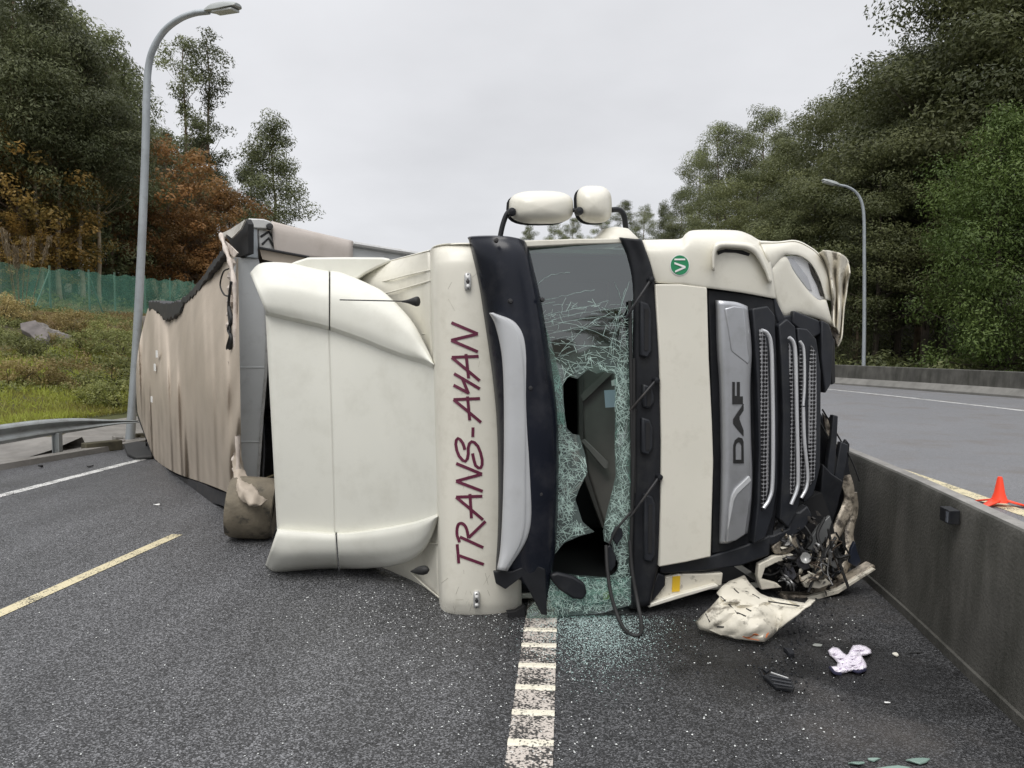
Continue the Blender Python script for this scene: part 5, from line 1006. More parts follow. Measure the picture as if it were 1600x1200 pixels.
# mirrors standing up over the cab side --------------------------------------------------------
def mirror(x0, x1, y0, y1, f, skew):
    """rounded cream shell facing us, dark rim behind"""
    rows = []; N_ = 28
    ring = lambda s_, dd: [T((x0 + x1) / 2 + (x1 - x0) / 2 * s_ * math.copysign(abs(math.cos(a_)) ** .72, math.cos(a_)) + skew * s_ * math.sin(a_) * (1 if math.cos(a_) < 0 else .4), (y0 + y1) / 2 - (y1 - y0) / 2 * s_ * math.copysign(abs(math.sin(a_)) ** .62, math.sin(a_)), f + dd) for a_ in [i * 6.2832 / N_ for i in range(N_)]]
    mb = MB(); mb.grid([ring(.02, .12), ring(.35, .115), ring(.62, .095), ring(.82, .06), ring(.94, .015), ring(1, -.04), ring(.99, -.08)], True); mb.f.append(tuple(range(N_)))
    m_ = build('mirror_shell', mb, CREAM, truck, smooth=60)
    mb = MB(); sh = (T(x0 - 5, y1 + 3, f) - T(x0, y1, f)); g = [[p + sh for p in ring(.985, -.075)], [p + sh for p in ring(.98, -.13)], [p + sh for p in ring(.9, -.15)]]; mb.grid(g, True); b0 = len(mb.v); mb.f.append(tuple(range(b0 - N_, b0))); mb.f.append(tuple(range(N_))[::-1]); build('mirror_back', mb, BLACKP, m_, smooth=50); return m_
mirror(795, 896, 298, 350, -.02, 0); mirror(901, 956, 290, 349, -.06, -3)
pipe('mirror_arm', [(781, 372, -.05), (786, 350, -.05), (793, 333, -.05), (802, 329, -.05)], .017, BLACKP)
mb = MB(); mb.lathe([(0, .03), (.022, .025), (.028, 0), (.02, -.06)], T(800, 331, .03), FA, 14); build('mirror_joint', mb, BLACKP, truck)
mb = MB(); mb.lathe([(0, .03), (.022, .025), (.028, 0), (.02, -.06)], T(905, 330, .03), FA, 14); build('mirror_joint', mb, BLACKP, truck)
pipe('mirror_arm', [(893, 328, -.06), (905, 330, -.05)], .014, BLACKP)
pipe('mirror_arm', [(955, 328, -.12), (967, 328, -.14), (975, 337, -.16), (978, 358, -.2)], .019, BLACKP)

# torn lower side: sill, chassis, debris ---------------------------------------------------------
panel('door_sill', [(1040, 902), (1060, 897), (1100, 897), (1130, 895), (1128, 915), (1090, 924), (1040, 936), (1013, 945), (1030, 925)], .06, .05, CREAM_DIRTY, bevel=.008)
panel('door_sill', [(1012, 945), (1060, 929), (1120, 913), (1124, 917), (1060, 936), (1014, 950)], .10, .05, CREAM, bevel=.006)
panel('yellow_label', [(1051, 901), (1063, 900), (1062, 924), (1050, 925)], .066, .004, YELLOW, bevel=0)
panel('cowl_end', [(985, 930), (1016, 925), (1028, 895), (1040, 900), (1040, 915), (1022, 938), (1000, 950), (985, 952)], .09, .1, BLACKP, bevel=.01)
rows = [[(1268, 925, .0), (1290, 921, .02), (1320, 905, .02)], [(1290, 929, -.05), (1325, 913, -.02), (1366, 884, -.02)]]
panel('bent_bumper_strip', [(1225, 930), (1262, 931), (1300, 922), (1366, 882), (1369, 887), (1310, 926), (1265, 940), (1225, 938)], -.05, .10, CRUSH, bevel=.008)
panel('bent_bumper_strip', [(1262, 934), (1310, 921), (1366, 888), (1369, 890), (1310, 928), (1266, 940)], -.02, .04, CREAM_DIRTY, bevel=.004)
# two crushed pale struts
def crush_tube(pts, r0, seed, m=CRUSH):
    q = crs([T(*p) for p in pts], 44); mb = MB(); rings = []; m_ = len(q)
    for i, p in enumerate(q):
        t = (q[min(i + 1, m_ - 1)] - q[max(i - 1, 0)]).normalized(); a_ = t.cross(FA).normalized(); b_ = t.cross(a_); s_ = i / (m_ - 1)
        nz_ = lambda k: 1 + .38 * noise.noise(Vector((math.cos(k * .3927) * 1.6, math.sin(k * .3927) * 1.6, s_ * 5 + seed * 7)))
        rings.append([p + a_ * (r0 * math.cos(k * .3927) * nz_(k)) + b_ * (r0 * .5 * math.sin(k * .3927) * nz_(k)) for k in range(16)])
    mb.grid(rings, True); mb.f.append(tuple(range(16))); b0 = len(mb.v); mb.f.append(tuple(range(b0 - 16, b0))[::-1]); return build('crushed_strut', mb, m, truck, smooth=50)
crush_tube([(1320, 745, -.28), (1327, 770, -.28), (1325, 795, -.27), (1312, 820, -.22), (1298, 850, -.15), (1283, 885, -.10), (1276, 905, -.10)], .046, 1); crush_tube([(1330, 770, -.30), (1332, 800, -.30), (1326, 830, -.25), (1328, 860, -.20), (1318, 890, -.16), (1308, 905, -.14)], .038, 2)
crush_tube([(1292, 668, -.3), (1300, 690, -.32), (1310, 705, -.33)], .02, 7)
# black plastic splinters, brackets and hoses in the crushed corner
panel('torn_duct', [(1302, 648), (1310, 650), (1308, 690), (1304, 740), (1298, 790), (1290, 780), (1294, 720), (1298, 690)], -.22, .05, DARKP, bevel=.008); panel('torn_duct', [(1314, 690), (1326, 695), (1322, 730), (1315, 770), (1304, 800), (1298, 786), (1306, 735)], -.26, .05, DARKP, bevel=.008)
panel('torn_duct', [(1286, 725), (1300, 740), (1318, 752), (1310, 790), (1302, 815), (1288, 820), (1282, 780)], -.18, .1, BLACKP, bevel=.01)
panel('radiator_plate', [(1268, 840), (1280, 822), (1297, 806), (1300, 815), (1292, 842), (1274, 862), (1262, 858)], -.06, .03, mat('grey_plate', (.17, .175, .175), .45, .3), bevel=.004)
panel('headlamp_shell', [(1242, 868), (1258, 858), (1266, 868), (1268, 888), (1256, 892), (1246, 884)], .0, .06, mat('slate_plastic', (.11, .11, .125), .4), bevel=.01)
panel('headlamp_shell', [(1226, 884), (1238, 880), (1246, 900), (1240, 908), (1230, 900)], .02, .05, mat('slate_plastic', (.11, .11, .125), .4), bevel=.01)
panel('pale_bracket', [(1186, 882), (1210, 870), (1240, 866), (1238, 872), (1212, 880), (1196, 888), (1190, 905), (1215, 912), (1222, 918), (1190, 922), (1184, 900)], .06, .05, CREAM_DIRTY, bevel=.006)
panel('pale_bracket', [(1206, 856), (1222, 838), (1244, 836), (1250, 854), (1230, 866), (1212, 866)], .05, .04, CRUSH, bevel=.01)
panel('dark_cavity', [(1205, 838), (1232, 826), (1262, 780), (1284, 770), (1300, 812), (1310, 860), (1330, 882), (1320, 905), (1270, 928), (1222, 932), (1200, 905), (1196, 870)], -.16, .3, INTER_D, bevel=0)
panel('lower_plastic', [(1178, 842), (1210, 836), (1232, 826), (1236, 800), (1250, 800), (1262, 790), (1270, 806), (1258, 826), (1240, 838), (1215, 850), (1186, 858)], .05, .08, DARKP, bevel=.012)
mb = MB(); rd = random.Random(12)
for i in range(190):
    x, y = rd.uniform(1200, 1325), rd.uniform(800, 928)
    if x > 1290 and y < 850: continue
    c = T(x, y, rd.uniform(-.2, .06)); a_, b_, c_ = (Vector((rd.gauss(0, 1), rd.gauss(0, 1), rd.gauss(0, 1))).normalized() for _ in range(3)); s_ = rd.uniform(.01, .05)
    mb.add([c + a_ * s_, c + b_ * s_ * .6, c - a_ * s_ * .7 + c_ * s_ * .2, c - b_ * s_ * .3], [(0, 1, 2), (0, 2, 3), (0, 3, 1), (1, 3, 2)])
kind(build('splinters', mb, mat('mixed_splinters', (.055, .05, .045), .5, var=.9, vscale=30), truck, smooth=0), 'stuff')
for i in range(11):
    x, y = rd.uniform(1225, 1310), rd.uniform(800, 860); pipe('hose', [(x, y, rd.uniform(-.1, .05)), (x + rd.uniform(-25, 25), y + rd.uniform(10, 45), rd.uniform(-.05, .1)), (x + rd.uniform(-35, 35), min(925, y + rd.uniform(30, 80)), rd.uniform(-.1, .08))], rd.uniform(.006, .013), RUBBER, n=6)
pipe('hose', [(1285, 640, -.2), (1300, 665, -.28), (1330, 718, -.3), (1343, 752, -.3)], .006, RUBBER, n=6); pipe('hose', [(1278, 655, -.2), (1292, 680, -.24), (1304, 700, -.26)], .008, RUBBER, n=6)
panel('arch_liner', [(1278, 636), (1290, 655), (1300, 690), (1312, 706), (1322, 730), (1326, 770), (1312, 800), (1318, 850), (1326, 880), (1300, 905), (1268, 890), (1262, 800), (1272, 740)], -.36, .25, BLACKP, bevel=.02)
panel('torn_liner', [(1296, 655), (1302, 648), (1309, 652), (1305, 700), (1312, 735), (1302, 742), (1296, 700)], -.27, .03, RUBBER, bevel=.006); panel('torn_liner', [(1316, 698), (1322, 686), (1328, 694), (1326, 724), (1331, 752), (1322, 766), (1315, 742)], -.30, .03, BLACKP, bevel=.006)
panel('bent_panel', [(1286, 645), (1294, 655), (1301, 676), (1307, 706), (1300, 702), (1291, 676)], -.25, .02, CRUSH, bevel=.004); panel('bent_panel', [(1252, 905), (1270, 896), (1288, 902), (1300, 912), (1280, 920), (1258, 918)], .04, .03, CREAM_DIRTY, bevel=.004)
panel('bent_panel', [(1330, 858), (1336, 846), (1340, 862), (1346, 878), (1338, 886), (1328, 880)], -.1, .03, mat('navy_shard', (.02, .025, .04), .3), bevel=.004); panel('bent_panel', [(1296, 862), (1304, 850), (1312, 868), (1308, 890), (1299, 884)], -.05, .03, ALU, bevel=.004)
# torn strips, bent brackets and cable ends filling the crushed corner
rt2 = random.Random(31)
for i in range(34):
    x, y = rt2.uniform(1205, 1318), rt2.uniform(826, 922)
    if x > 1296 and y < 862: continue
    an = rt2.uniform(0, 6.28); L_ = rt2.uniform(10, 30); wd = rt2.uniform(2.5, 7); f0 = rt2.uniform(-.10, .10); bnd = rt2.uniform(-9, 9)
    up_s, dn_s = [], []
    for k in range(5):
        t = k / 4 - .5; cx_, cy_ = x + math.cos(an) * L_ * t - math.sin(an) * bnd * (1 - 4 * t * t), min(926, y + math.sin(an) * L_ * t + math.cos(an) * bnd * (1 - 4 * t * t)); w2 = wd * rt2.uniform(.5, 1.2); ff_ = f0 + .05 * math.sin(k * 1.9 + i)
        up_s.append(T(cx_ - math.sin(an) * w2 / 2, cy_ + math.cos(an) * w2 / 2, ff_)); dn_s.append(T(cx_ + math.sin(an) * w2 / 2, min(928, cy_ - math.cos(an) * w2 / 2), ff_ + .015))
    mb = MB(); mb.grid([[a_, b_] for a_, b_ in zip(up_s, dn_s)]); build('torn_strip', mb, (CRUSH, CREAM_DIRTY, DKMETAL, BLACKP, CRUSH, ALU)[i % 6], truck, smooth=50, solid=.006)
for i in range(9):
    x, y = rt2.uniform(1212, 1300), rt2.uniform(830, 880); pts = [(x, y, .06)]
    for k in range(4): x += rt2.uniform(-22, 22); y = min(926, y + rt2.uniform(-6, 26)); pts.append((x, y, rt2.uniform(.0, .14)))
    pipe('cable', pts, rt2.uniform(.003, .006), (RUBBER, RUBBER, mat('brown_cable', (.07, .05, .035), .5), mat('grey_cable', (.25, .25, .25), .5))[i % 4], n=5)
for x, y, r_ in ((1258, 872, .035), (1228, 846, .028)):
    mb = MB(); c = T(x, y, .05); mb.lathe([(0, .0), (r_ * .5, .004), (r_, .03), (r_ * 1.1, .02), (r_ * 1.05, -.04)], c, (FA + UA * .4 + WA * .3), 16); build('lamp_bowl', mb, ALU, truck, smooth=50)
# scuffs and hairline scratches on the cream panels
rs3 = random.Random(8); mb = MB()
for obj_bv, (xa, xb, ya, yb), cnt in ((cbv, (700, 765, 880, 965), 16), (cbv, (700, 765, 400, 880), 8)):
    for _ in range(cnt):
        x, y = rs3.uniform(xa, xb), rs3.uniform(ya, yb); an = rs3.gauss(1.57, .5); L_ = rs3.uniform(5, 26); hs = [hit(obj_bv, x + math.cos(an) * L_ * t, y + math.sin(an) * L_ * t, .0075) for t in (0, .25, .5, .75, 1)]
        if all(hs): mb.ribbon([h[0] for h in hs], rs3.uniform(.0008, .002), FA)
kind(build('scratches', mb, mat('scuff_grey', (.36, .34, .28), .6, var=.3, vscale=20), truck, smooth=0, recalc=False), 'stuff')
# chassis behind the cab
mb = MB()
for w_ in (.82, 1.62): mb.box(V(-1.1, w_, -3.6), UA * .14, WA * .04, FA * 2.2)
for f_ in (-2.4, -3.6, -5.0): mb.box(V(-1.1, 1.22, f_), UA * .10, WA * .36, FA * .05)
build('chassis_frame', mb, DKMETAL, truck, bevel=.008)
slab('engine', -.70, -1.25, .75, 1.7, -.5, -1.9, DKMETAL, bevel=.05); slab('front_axle', -1.5, -1.62, .3, 2.2, -1.2, -1.34, DKMETAL, bevel=.02)
def wheel(c, ax, r=.50, wd=.30, parent=truck):
    w_ = thing_part('wheel', parent); mb = MB(); mb.lathe([(r * .55, -wd / 2), (r * .8, -wd / 2), (r * .95, -wd * .44), (r, -wd * .32), (r, wd * .32), (r * .95, wd * .44), (r * .8, wd / 2), (r * .55, wd / 2)], c, ax, 36); build('tyre', mb, RUBBER, w_, smooth=40)
    mb = MB(); mb.lathe([(r * .56, -wd / 2), (r * .5, -wd * .3), (.16, -wd * .1), (.14, wd * .42), (.0, wd * .42)], c, ax, 24); mb.lathe([(r * .56, wd / 2), (r * .5, wd * .3), (.16, wd * .1)], c, ax, 24); build('rim', mb, ALU, w_, smooth=40); return w_
def thing_part(name, parent):
    o = bpy.data.objects.new(name, None); C.objects.link(o); o.parent = parent; ROOT[o] = ROOT[parent]; o.empty_display_size = .1; return o
for w_ in (.20, 2.25): wheel(V(-1.56, w_, -1.27), WA)
for w_ in (.22, 2.22): wheel(V(-1.56, w_, -4.6), WA, wd=.56)

# ================================================================ SEMI-TRAILER
A0 = at(372, 500, 7.45); A0.z = 0
tB = at(222, 600, 12.6); tB.z = 0
td = (tB - A0).normalized(); tn = Vector((td.y, -td.x, 0)); tn = tn if tn.x > 0 else -tn       # td: along the trailer, tn: from roof towards floor
trl = thing('semi_trailer', tuple(A0), 'overturned curtain-side trailer with torn beige tarpaulin roof, jackknifed behind the cab', 'trailer')
def S(px, py, off=0.0): return on_plane(px, py, A0 + tn * off, tn)
# roof tarpaulin with hanging folds
top = [(372, 404), (360, 398), (350, 398), (338, 412), (325, 428), (312, 448), (300, 462), (288, 474), (272, 490), (258, 499), (246, 488), (236, 481), (231, 482)]
bot = [(378, 770), (366, 776), (352, 768), (338, 762), (320, 755), (305, 750), (290, 745), (275, 739), (262, 732), (250, 724), (240, 714), (227, 680), (215, 645)]
rf = random.Random(9); g = []; nU, nV = 150, 44
tp_ = crs([Vector((x, y, 0)) for x, y in top], nU); bt_ = crs([Vector((x, y, 0)) for x, y in bot], nU)
for i in range(nU):
    row = []; s_ = i / (nU - 1)
    for j in range(nV):
        t = j / (nV - 1); x = tp_[i].x + (bt_[i].x - tp_[i].x) * t; y = tp_[i].y + (bt_[i].y - tp_[i].y) * t
        x -= 9 * math.sin(math.pi * t) * sm(s_, .82, 1.0)
        p0 = S(x, y, 0); al = (p0 - A0).dot(td)
        fold = .011 * math.sin(al * 7.3 + 1.2 * t + 1.5 * noise.noise(Vector((al * .8, t * 1.5, 1)))) * (.35 + .65 * t) + .006 * math.sin(al * 19 + 3 * t) * t + .014 * noise.noise(Vector((al * 2.2, t * 3, 4))) + .035 * math.sin(al * 2.3 + t * 3.2)
        dg = al * .9 - t * 2.4; fold += .022 * sm(1.0 - al, 0, 1) * math.sin(dg * 9) * t
        row.append(S(x, y, .0 + fold - .16 * math.sin(math.pi * t)))
    g.append(row)
mb = MB(); mb.grid(g); build('roof_tarpaulin', mb, TARP, trl, smooth=80, recalc=False)
# rear part, bent away from us at the break
td2 = Vector((-.34, .94, 0)); tn2 = Vector((.94, .34, 0)); e0 = S(222, 560); e0.z = 0
mb = MB(); mb.grid([[e0 + tn2 * .02 + Vector((0, 0, z)) for z in (0, .8, 1.6, 2.25)], [e0 + td2 * 3.5 + tn2 * .02 + Vector((0, 0, z)) for z in (0, .8, 1.6, 2.4)], [e0 + td2 * 7.4 + tn2 * .02 + Vector((0, 0, z)) for z in (0, .8, 1.6, 2.5)]]); build('roof_tarpaulin', mb, TARP, trl)
# cant rail along the broken top edge and the skirt along the ground
def edge_strip(name, up_, dn, th, m, off=0):
    mb = MB(); g = []; jr = random.Random(len(name) + len(up_)); jt = 1.8 if name == 'cant_rail' else .4; a_ = [v + Vector((0, jr.uniform(-jt, jt), 0)) for v in crs([Vector((x, y, 0)) for x, y in up_], 50)]; b_ = [v + Vector((0, jr.uniform(-jt, jt) * 1.6, 0)) for v in crs([Vector((x, y, 0)) for x, y in dn], 50)]
    for u_, d_ in zip(a_, b_): p, q = S(u_.x, u_.y, off), S(d_.x, d_.y, off); g.append([p, q, q + tn * th, p + tn * th])
    mb.grid(g, True); b0 = len(mb.v); mb.f += [(0, 1, 2, 3), (b0 - 1, b0 - 2, b0 - 3, b0 - 4)]; return build(name, mb, m, trl, smooth=30, bevel=.008)
edge_strip('cant_rail', [(352, 385), (335, 405), (315, 434), (300, 452), (282, 470), (277, 480)], [(349, 398), (333, 419), (313, 448), (300, 463), (288, 474), (279, 487)], .12, DKMETAL, -.05)
edge_strip('cant_rail', [(283, 472), (276, 470), (262, 474), (246, 471), (232, 471)], [(285, 484), (276, 492), (258, 500), (246, 488), (232, 484)], .18, DKMETAL, -.04)
edge_strip('ground_skirt', [(372, 776), (345, 768), (310, 754), (280, 744), (258, 732), (240, 715), (228, 690)], [(372, 798), (346, 790), (312, 780), (282, 770), (262, 760), (244, 742), (236, 712)], .1, DKMETAL, .02)
edge_strip('tail_edge', [(232, 482), (222, 544), (215, 600), (212, 640), (228, 688)], [(236, 482), (226, 544), (219, 600), (216, 640), (232, 684)], .08, RUBBER, .0)
mb = MB(); q = [S(x, y, -.09) for x, y in [(345, 366), (352, 388), (360, 412), (366, 450), (369, 560), (371, 660), (372, 735)]]; q = crs(q, 50); mb.tube(q, [.022 + .006 * math.sin(i * .9) for i in range(50)], 7); build('piping', mb, PIPING, trl, smooth=60)
mb = MB(); q = crs([S(x, y, -.07) for x, y in [(362, 405), (361, 470), (359, 530), (362, 600), (366, 690), (370, 745)]], 60); mb.tube(q, [.03 + .018 * math.sin(i * 1.7) for i in range(60)], 6); build('torn_hem', mb, PIPING, trl, smooth=40)
for i, pts in enumerate(([(357, 420), (349, 425), (344, 445), (350, 460), (358, 463)], [(357, 560), (353, 590), (359, 612), (352, 640), (356, 610), (358, 640)], [(357, 590), (340, 592), (335, 598), (345, 598), (356, 592), (350, 610), (346, 618), (355, 625)], [(361, 440), (357, 480), (360, 520), (355, 545), (361, 575)], [(358, 480), (362, 500), (357, 515), (362, 528), (359, 545)])):
    mb = MB(); mb.tube(crs([S(x, y, -.12) for x, y in pts], 30), (.008, .016, .009, .014, .018)[i], 6); build('lashing_strap', mb, RUBBER, trl, smooth=60)
for x, y, s_ in ((245, 553, .06), (242, 574, .06), (237, 624, .05), (283, 612, .0)):
    if s_: c = S(x, y, -.19); mb = MB(); mb.box(c, td * s_ * .9, tn * .006, Vector((0, 0, s_ * .8))); build('patch', mb, WHITE, trl)
# front bulkhead: grey corner panel, corner post, top wrapped in tarpaulin
BP, BN = A0 + td * .0, -td
def B(px, py, off=0.0): return on_plane(px, py, BP + td * off, td)
mb = MB(); mb.prism([B(x, y) for x, y in [(367, 402), (404, 404), (414, 440), (420, 520), (418, 580), (412, 650), (405, 753), (372, 757), (370, 600)]], td * .06); build('bulkhead_panel', mb, BULK, trl, bevel=.006)
mb = MB(); mb.prism([B(x, y, -.012) for x, y in [(410, 430), (416, 520), (414, 580), (408, 650), (401, 752), (405, 753), (412, 650), (418, 580), (420, 520), (414, 440)]], td * .03); build('panel_edge', mb, ALU, trl)
for y, x0, x1 in ((574, 371, 413), (690, 372, 405)): mb = MB(); mb.tube([B(x0, y, -.003), B(x1, y, -.003)], .004, 5); build('panel_seam', mb, BULK, trl)
mb = MB(); mb.prism([B(x, y, -.03) for x, y in [(387, 350), (402, 352), (404, 404), (385, 402)]], td * .10); build('corner_post', mb, GALV, trl, bevel=.008)
mb = MB(); mb.prism([B(x, y, -.05) for x, y in [(388, 341), (412, 342), (424, 346), (428, 358), (400, 357), (388, 356)]], td * .14); build('corner_cap', mb, ALU, trl, bevel=.012)
mb = MB(); mb.prism([B(x, y, .02) for x, y in [(404, 358), (430, 362), (428, 392), (405, 388)]], td * .05); build('corner_bracket', mb, ALU, trl, bevel=.006)
for pts in ([(408, 370), (420, 362), (428, 372)], [(410, 382), (420, 372), (427, 384)]): mb = MB(); mb.tube([B(x, y, .01) for x, y in pts], .012, 6); build('bracket_rib', mb, DKMETAL, trl)
mb = MB(); mb.lathe([(0, .03), (.03, .025), (.035, -.02)], B(421, 354, -.05), -td, 12); build('bolt', mb, DKMETAL, trl)
LGT = mat('pale_tarpaulin', (.50, .45, .41), .6, var=.06, dirt=(.30, .26, .22), dscale=3, damt=.5)
rows = [[(424, 346), (425, 362), (430, 398)], [(470, 358), (470, 370), (470, 404)], [(551, 377), (551, 388), (551, 410)]]
mb = MB(); mb.grid(loft([[B(x, y, -.02 + (.03 if k == 0 else 0)) for k, (x, y) in enumerate(r)] for r in rows], 20, 10)); mb.grid(loft([[B(r[0][0], r[0][1], .01), B(r[0][0], r[0][1], .5) ] for r in rows], 20, 3)); build('bulkhead_wrap', mb, LGT, trl, smooth=40, solid=.01)
mb = MB(); mb.prism([B(x, y, .03) for x, y in [(551, 383), (610, 394), (662, 402), (700, 410), (700, 460), (551, 440)]], td * .05); build('bulkhead_panel', mb, BULK, trl)
mb = MB(); mb.tube([B(551, 381, .0), B(610, 390.5, .0), B(700, 404, .0)], .028, 8); build('bulkhead_rail', mb, ALU, trl); mb = MB(); mb.tube([B(404, 387, -.05), B(440, 394, -.05), B(483, 402, -.05)], .014, 6); build('lashing_bar', mb, DKMETAL, trl)
mb = MB(); mb.grid(loft([[B(405, 388, -.03), B(410, 405, -.03)], [B(440, 394, -.03), B(440, 412, -.03)], [B(485, 403, -.03), B(485, 420, -.03)]], 12, 4)); build('torn_wrap', mb, TARP, trl)
# torn corner sheet: pale outside, black hole
mb = MB(); mb.prism([S(x, y, -.05) for x, y in [(343, 366), (360, 358), (383, 343), (376, 358), (362, 372), (354, 366), (350, 374)]], tn * .015); build('torn_sheet', mb, mat('white_sheet', (.62, .60, .55), .55, dirt=(.2, .17, .14), dscale=9, damt=.6), trl)
mb = MB(); mb.prism([S(x, y, .03) for x, y in [(348, 366), (384, 342), (388, 350), (388, 396), (372, 402), (364, 392), (358, 376)]], tn * .05); build('torn_lining', mb, INTER_D, trl)
mb = MB(); mb.prism([S(x, y, -.06) for x, y in [(349, 375), (360, 384), (371, 395), (366, 402), (356, 394), (350, 386)]], tn * .012); build('torn_sheet', mb, PIPING, trl)
# rest of the body: sides, floor and running gear
zt = 2.85; L1 = (e0 - A0).length; hgt = 2.65
mb = MB(); mb.grid([[A0 + td * .1 + tn * .05 + Vector((0, 0, 2.80)), A0 + td * .1 + tn * 1.4 + Vector((0, 0, 2.72)), A0 + td * .1 + tn * hgt + Vector((0, 0, 2.6))], [A0 + td * 3.2 + tn * .15 + Vector((0, 0, 2.2)), A0 + td * 3.2 + tn * 1.4 + Vector((0, 0, 2.25)), A0 + td * 3.2 + tn * hgt + Vector((0, 0, 2.4))], [e0 + tn * .15 + Vector((0, 0, 2.2)), e0 + tn * 1.3 + Vector((0, 0, 2.25)), e0 + tn * hgt + Vector((0, 0, 2.35))], [e0 + td2 * 7.4 + Vector((0, 0, 2.45)), e0 + td2 * 7.4 + tn2 * 1.3 + Vector((0, 0, 2.45)), e0 + td2 * 7.4 + tn2 * hgt + Vector((0, 0, 2.45))]]); build('side_curtain', mb, TARP, trl, smooth=60)
mb = MB(); mb.grid([[A0 + td * .1 + tn * hgt + Vector((0, 0, z)) for z in (.35, 2.58)], [e0 + tn * hgt + Vector((0, 0, z)) for z in (.05, 2.33)], [e0 + td2 * 7.4 + tn2 * hgt + Vector((0, 0, z)) for z in (.05, 2.43)]]); build('floor', mb, DKMETAL, trl, solid=.08)
mb = MB(); mb.prism([A0 + td * .35 + tn * .5 + Vector((0, 0, .3)), A0 + td * .35 + tn * hgt + Vector((0, 0, .3)), A0 + td * .35 + tn * hgt + Vector((0, 0, 2.6)), A0 + td * .35 + tn * .5 + Vector((0, 0, 2.7))], td * .05); build('bulkhead_inner', mb, INTER_D, trl)
mb = MB(); mb.prism([e0 + td2 * 7.4 + Vector((0, 0, .05)), e0 + td2 * 7.4 + tn2 * hgt + Vector((0, 0, .05)), e0 + td2 * 7.4 + tn2 * hgt + Vector((0, 0, 2.43)), e0 + td2 * 7.4 + Vector((0, 0, 2.43))], td2 * .05); build('rear_doors', mb, ALU, trl)
mb = MB()
for z in (.75, 1.65): mb.tube([A0 + td * .8 + tn * (hgt + .25) + Vector((0, 0, z + .2)), e0 + tn * (hgt + .25) + Vector((0, 0, z)), e0 + td2 * 7.0 + tn2 * (hgt + .25) + Vector((0, 0, z))], .09, 6)
build('chassis_rail', mb, DKMETAL, trl)
for k in range(3):
    for z in (.25, 2.1): wheel(e0 + td2 * (3.2 + 1.3 * k) + tn2 * (hgt + .75) + Vector((0, 0, z)), WA, wd=.36, parent=trl)
# bars and hoses seen in the dark gap beside the deflector
for pts, r_, m in (([(404, 752, .1), (430, 742, .25), (470, 735, .4)], .012, mat('brass_pipe', (.16, .13, .07), .5, .3)), ([(405, 764, .0), (430, 778, -.02), (470, 800, -.05)], .035, BLACKP), ([(408, 758, .05), (440, 768, .05), (475, 775, .1)], .018, DKMETAL), ([(409, 640, .3), (412, 700, .3), (410, 750, .2)], .015, DKMETAL)):
    mb = MB(); mb.tube(crs([B(*p) for p in pts], 16), r_, 8); build('coupling_pipe', mb, m, trl, smooth=60)
mb = MB(); mb.prism([B(x, y, .0) for x, y in [(374, 757), (404, 754), (406, 770), (376, 775)]], td * .12); build('bulkhead_foot', mb, DKMETAL, trl, bevel=.01)

# ================================================================ LOOSE THINGS
# muddy tyre under the trailer corner: tread towards us
ty = gnd(380, 852); ty.z = 0
tyre_c = Vector((ty.x, ty.y + .26, .285)); tax = Vector((.97, .16, -.10)).normalized()
wt_ = thing('muddy_wheel', (ty.x, ty.y + .26, 0), 'mud-caked tyre standing on the road beneath the trailer\'s front corner', 'wheel')
r_, wd_t = .285, .42; mb = MB(); mb.lathe([(r_ * .5, -wd_t * .42), (r_ * .8, -wd_t * .5), (r_ * .92, -wd_t * .48), (r_ * .985, -wd_t * .38), (r_, -wd_t * .2), (r_, wd_t * .2), (r_ * .985, wd_t * .38), (r_ * .92, wd_t * .48), (r_ * .8, wd_t * .5), (r_ * .5, wd_t * .42)], tyre_c, tax, 40); build('tyre', mb, MUD, wt_, smooth=50)
mb = MB(); mb.lathe([(r_ * .52, -wd_t * .4), (.12, -wd_t * .1), (0, -wd_t * .1)], tyre_c, tax, 24); mb.lathe([(r_ * .52, wd_t * .4), (.12, wd_t * .1), (0, wd_t * .1)], tyre_c, tax, 24); build('rim', mb, DKMETAL, wt_, smooth=40)
# crumpled tarpaulin corner hanging down over the tyre
mb = MB(); rows = [[at(x, y, Y) for x, y, Y in r] for r in ([(362, 690, 7.4), (368, 692, 7.33), (376, 694, 7.38)], [(364, 725, 7.3), (372, 730, 7.2), (380, 728, 7.32)], [(366, 752, 6.98), (376, 756, 6.85), (390, 752, 6.98)], [(370, 770, 6.78), (384, 772, 6.66), (401, 766, 6.74)], [(379, 784, 6.72), (394, 787, 6.60), (411, 779, 6.70)], [(390, 787, 6.70), (404, 790, 6.62), (418, 781, 6.74)])]
g = loft(rows, 40, 16); g = [[p + Vector((0, .03 * noise.noise(p * 14), .02 * noise.noise(p * 17 + Vector((5, 0, 0))))) for p in r] for r in g]; mb.grid(g); build('torn_hem', mb, TARP, trl, smooth=60, solid=.008, recalc=False)
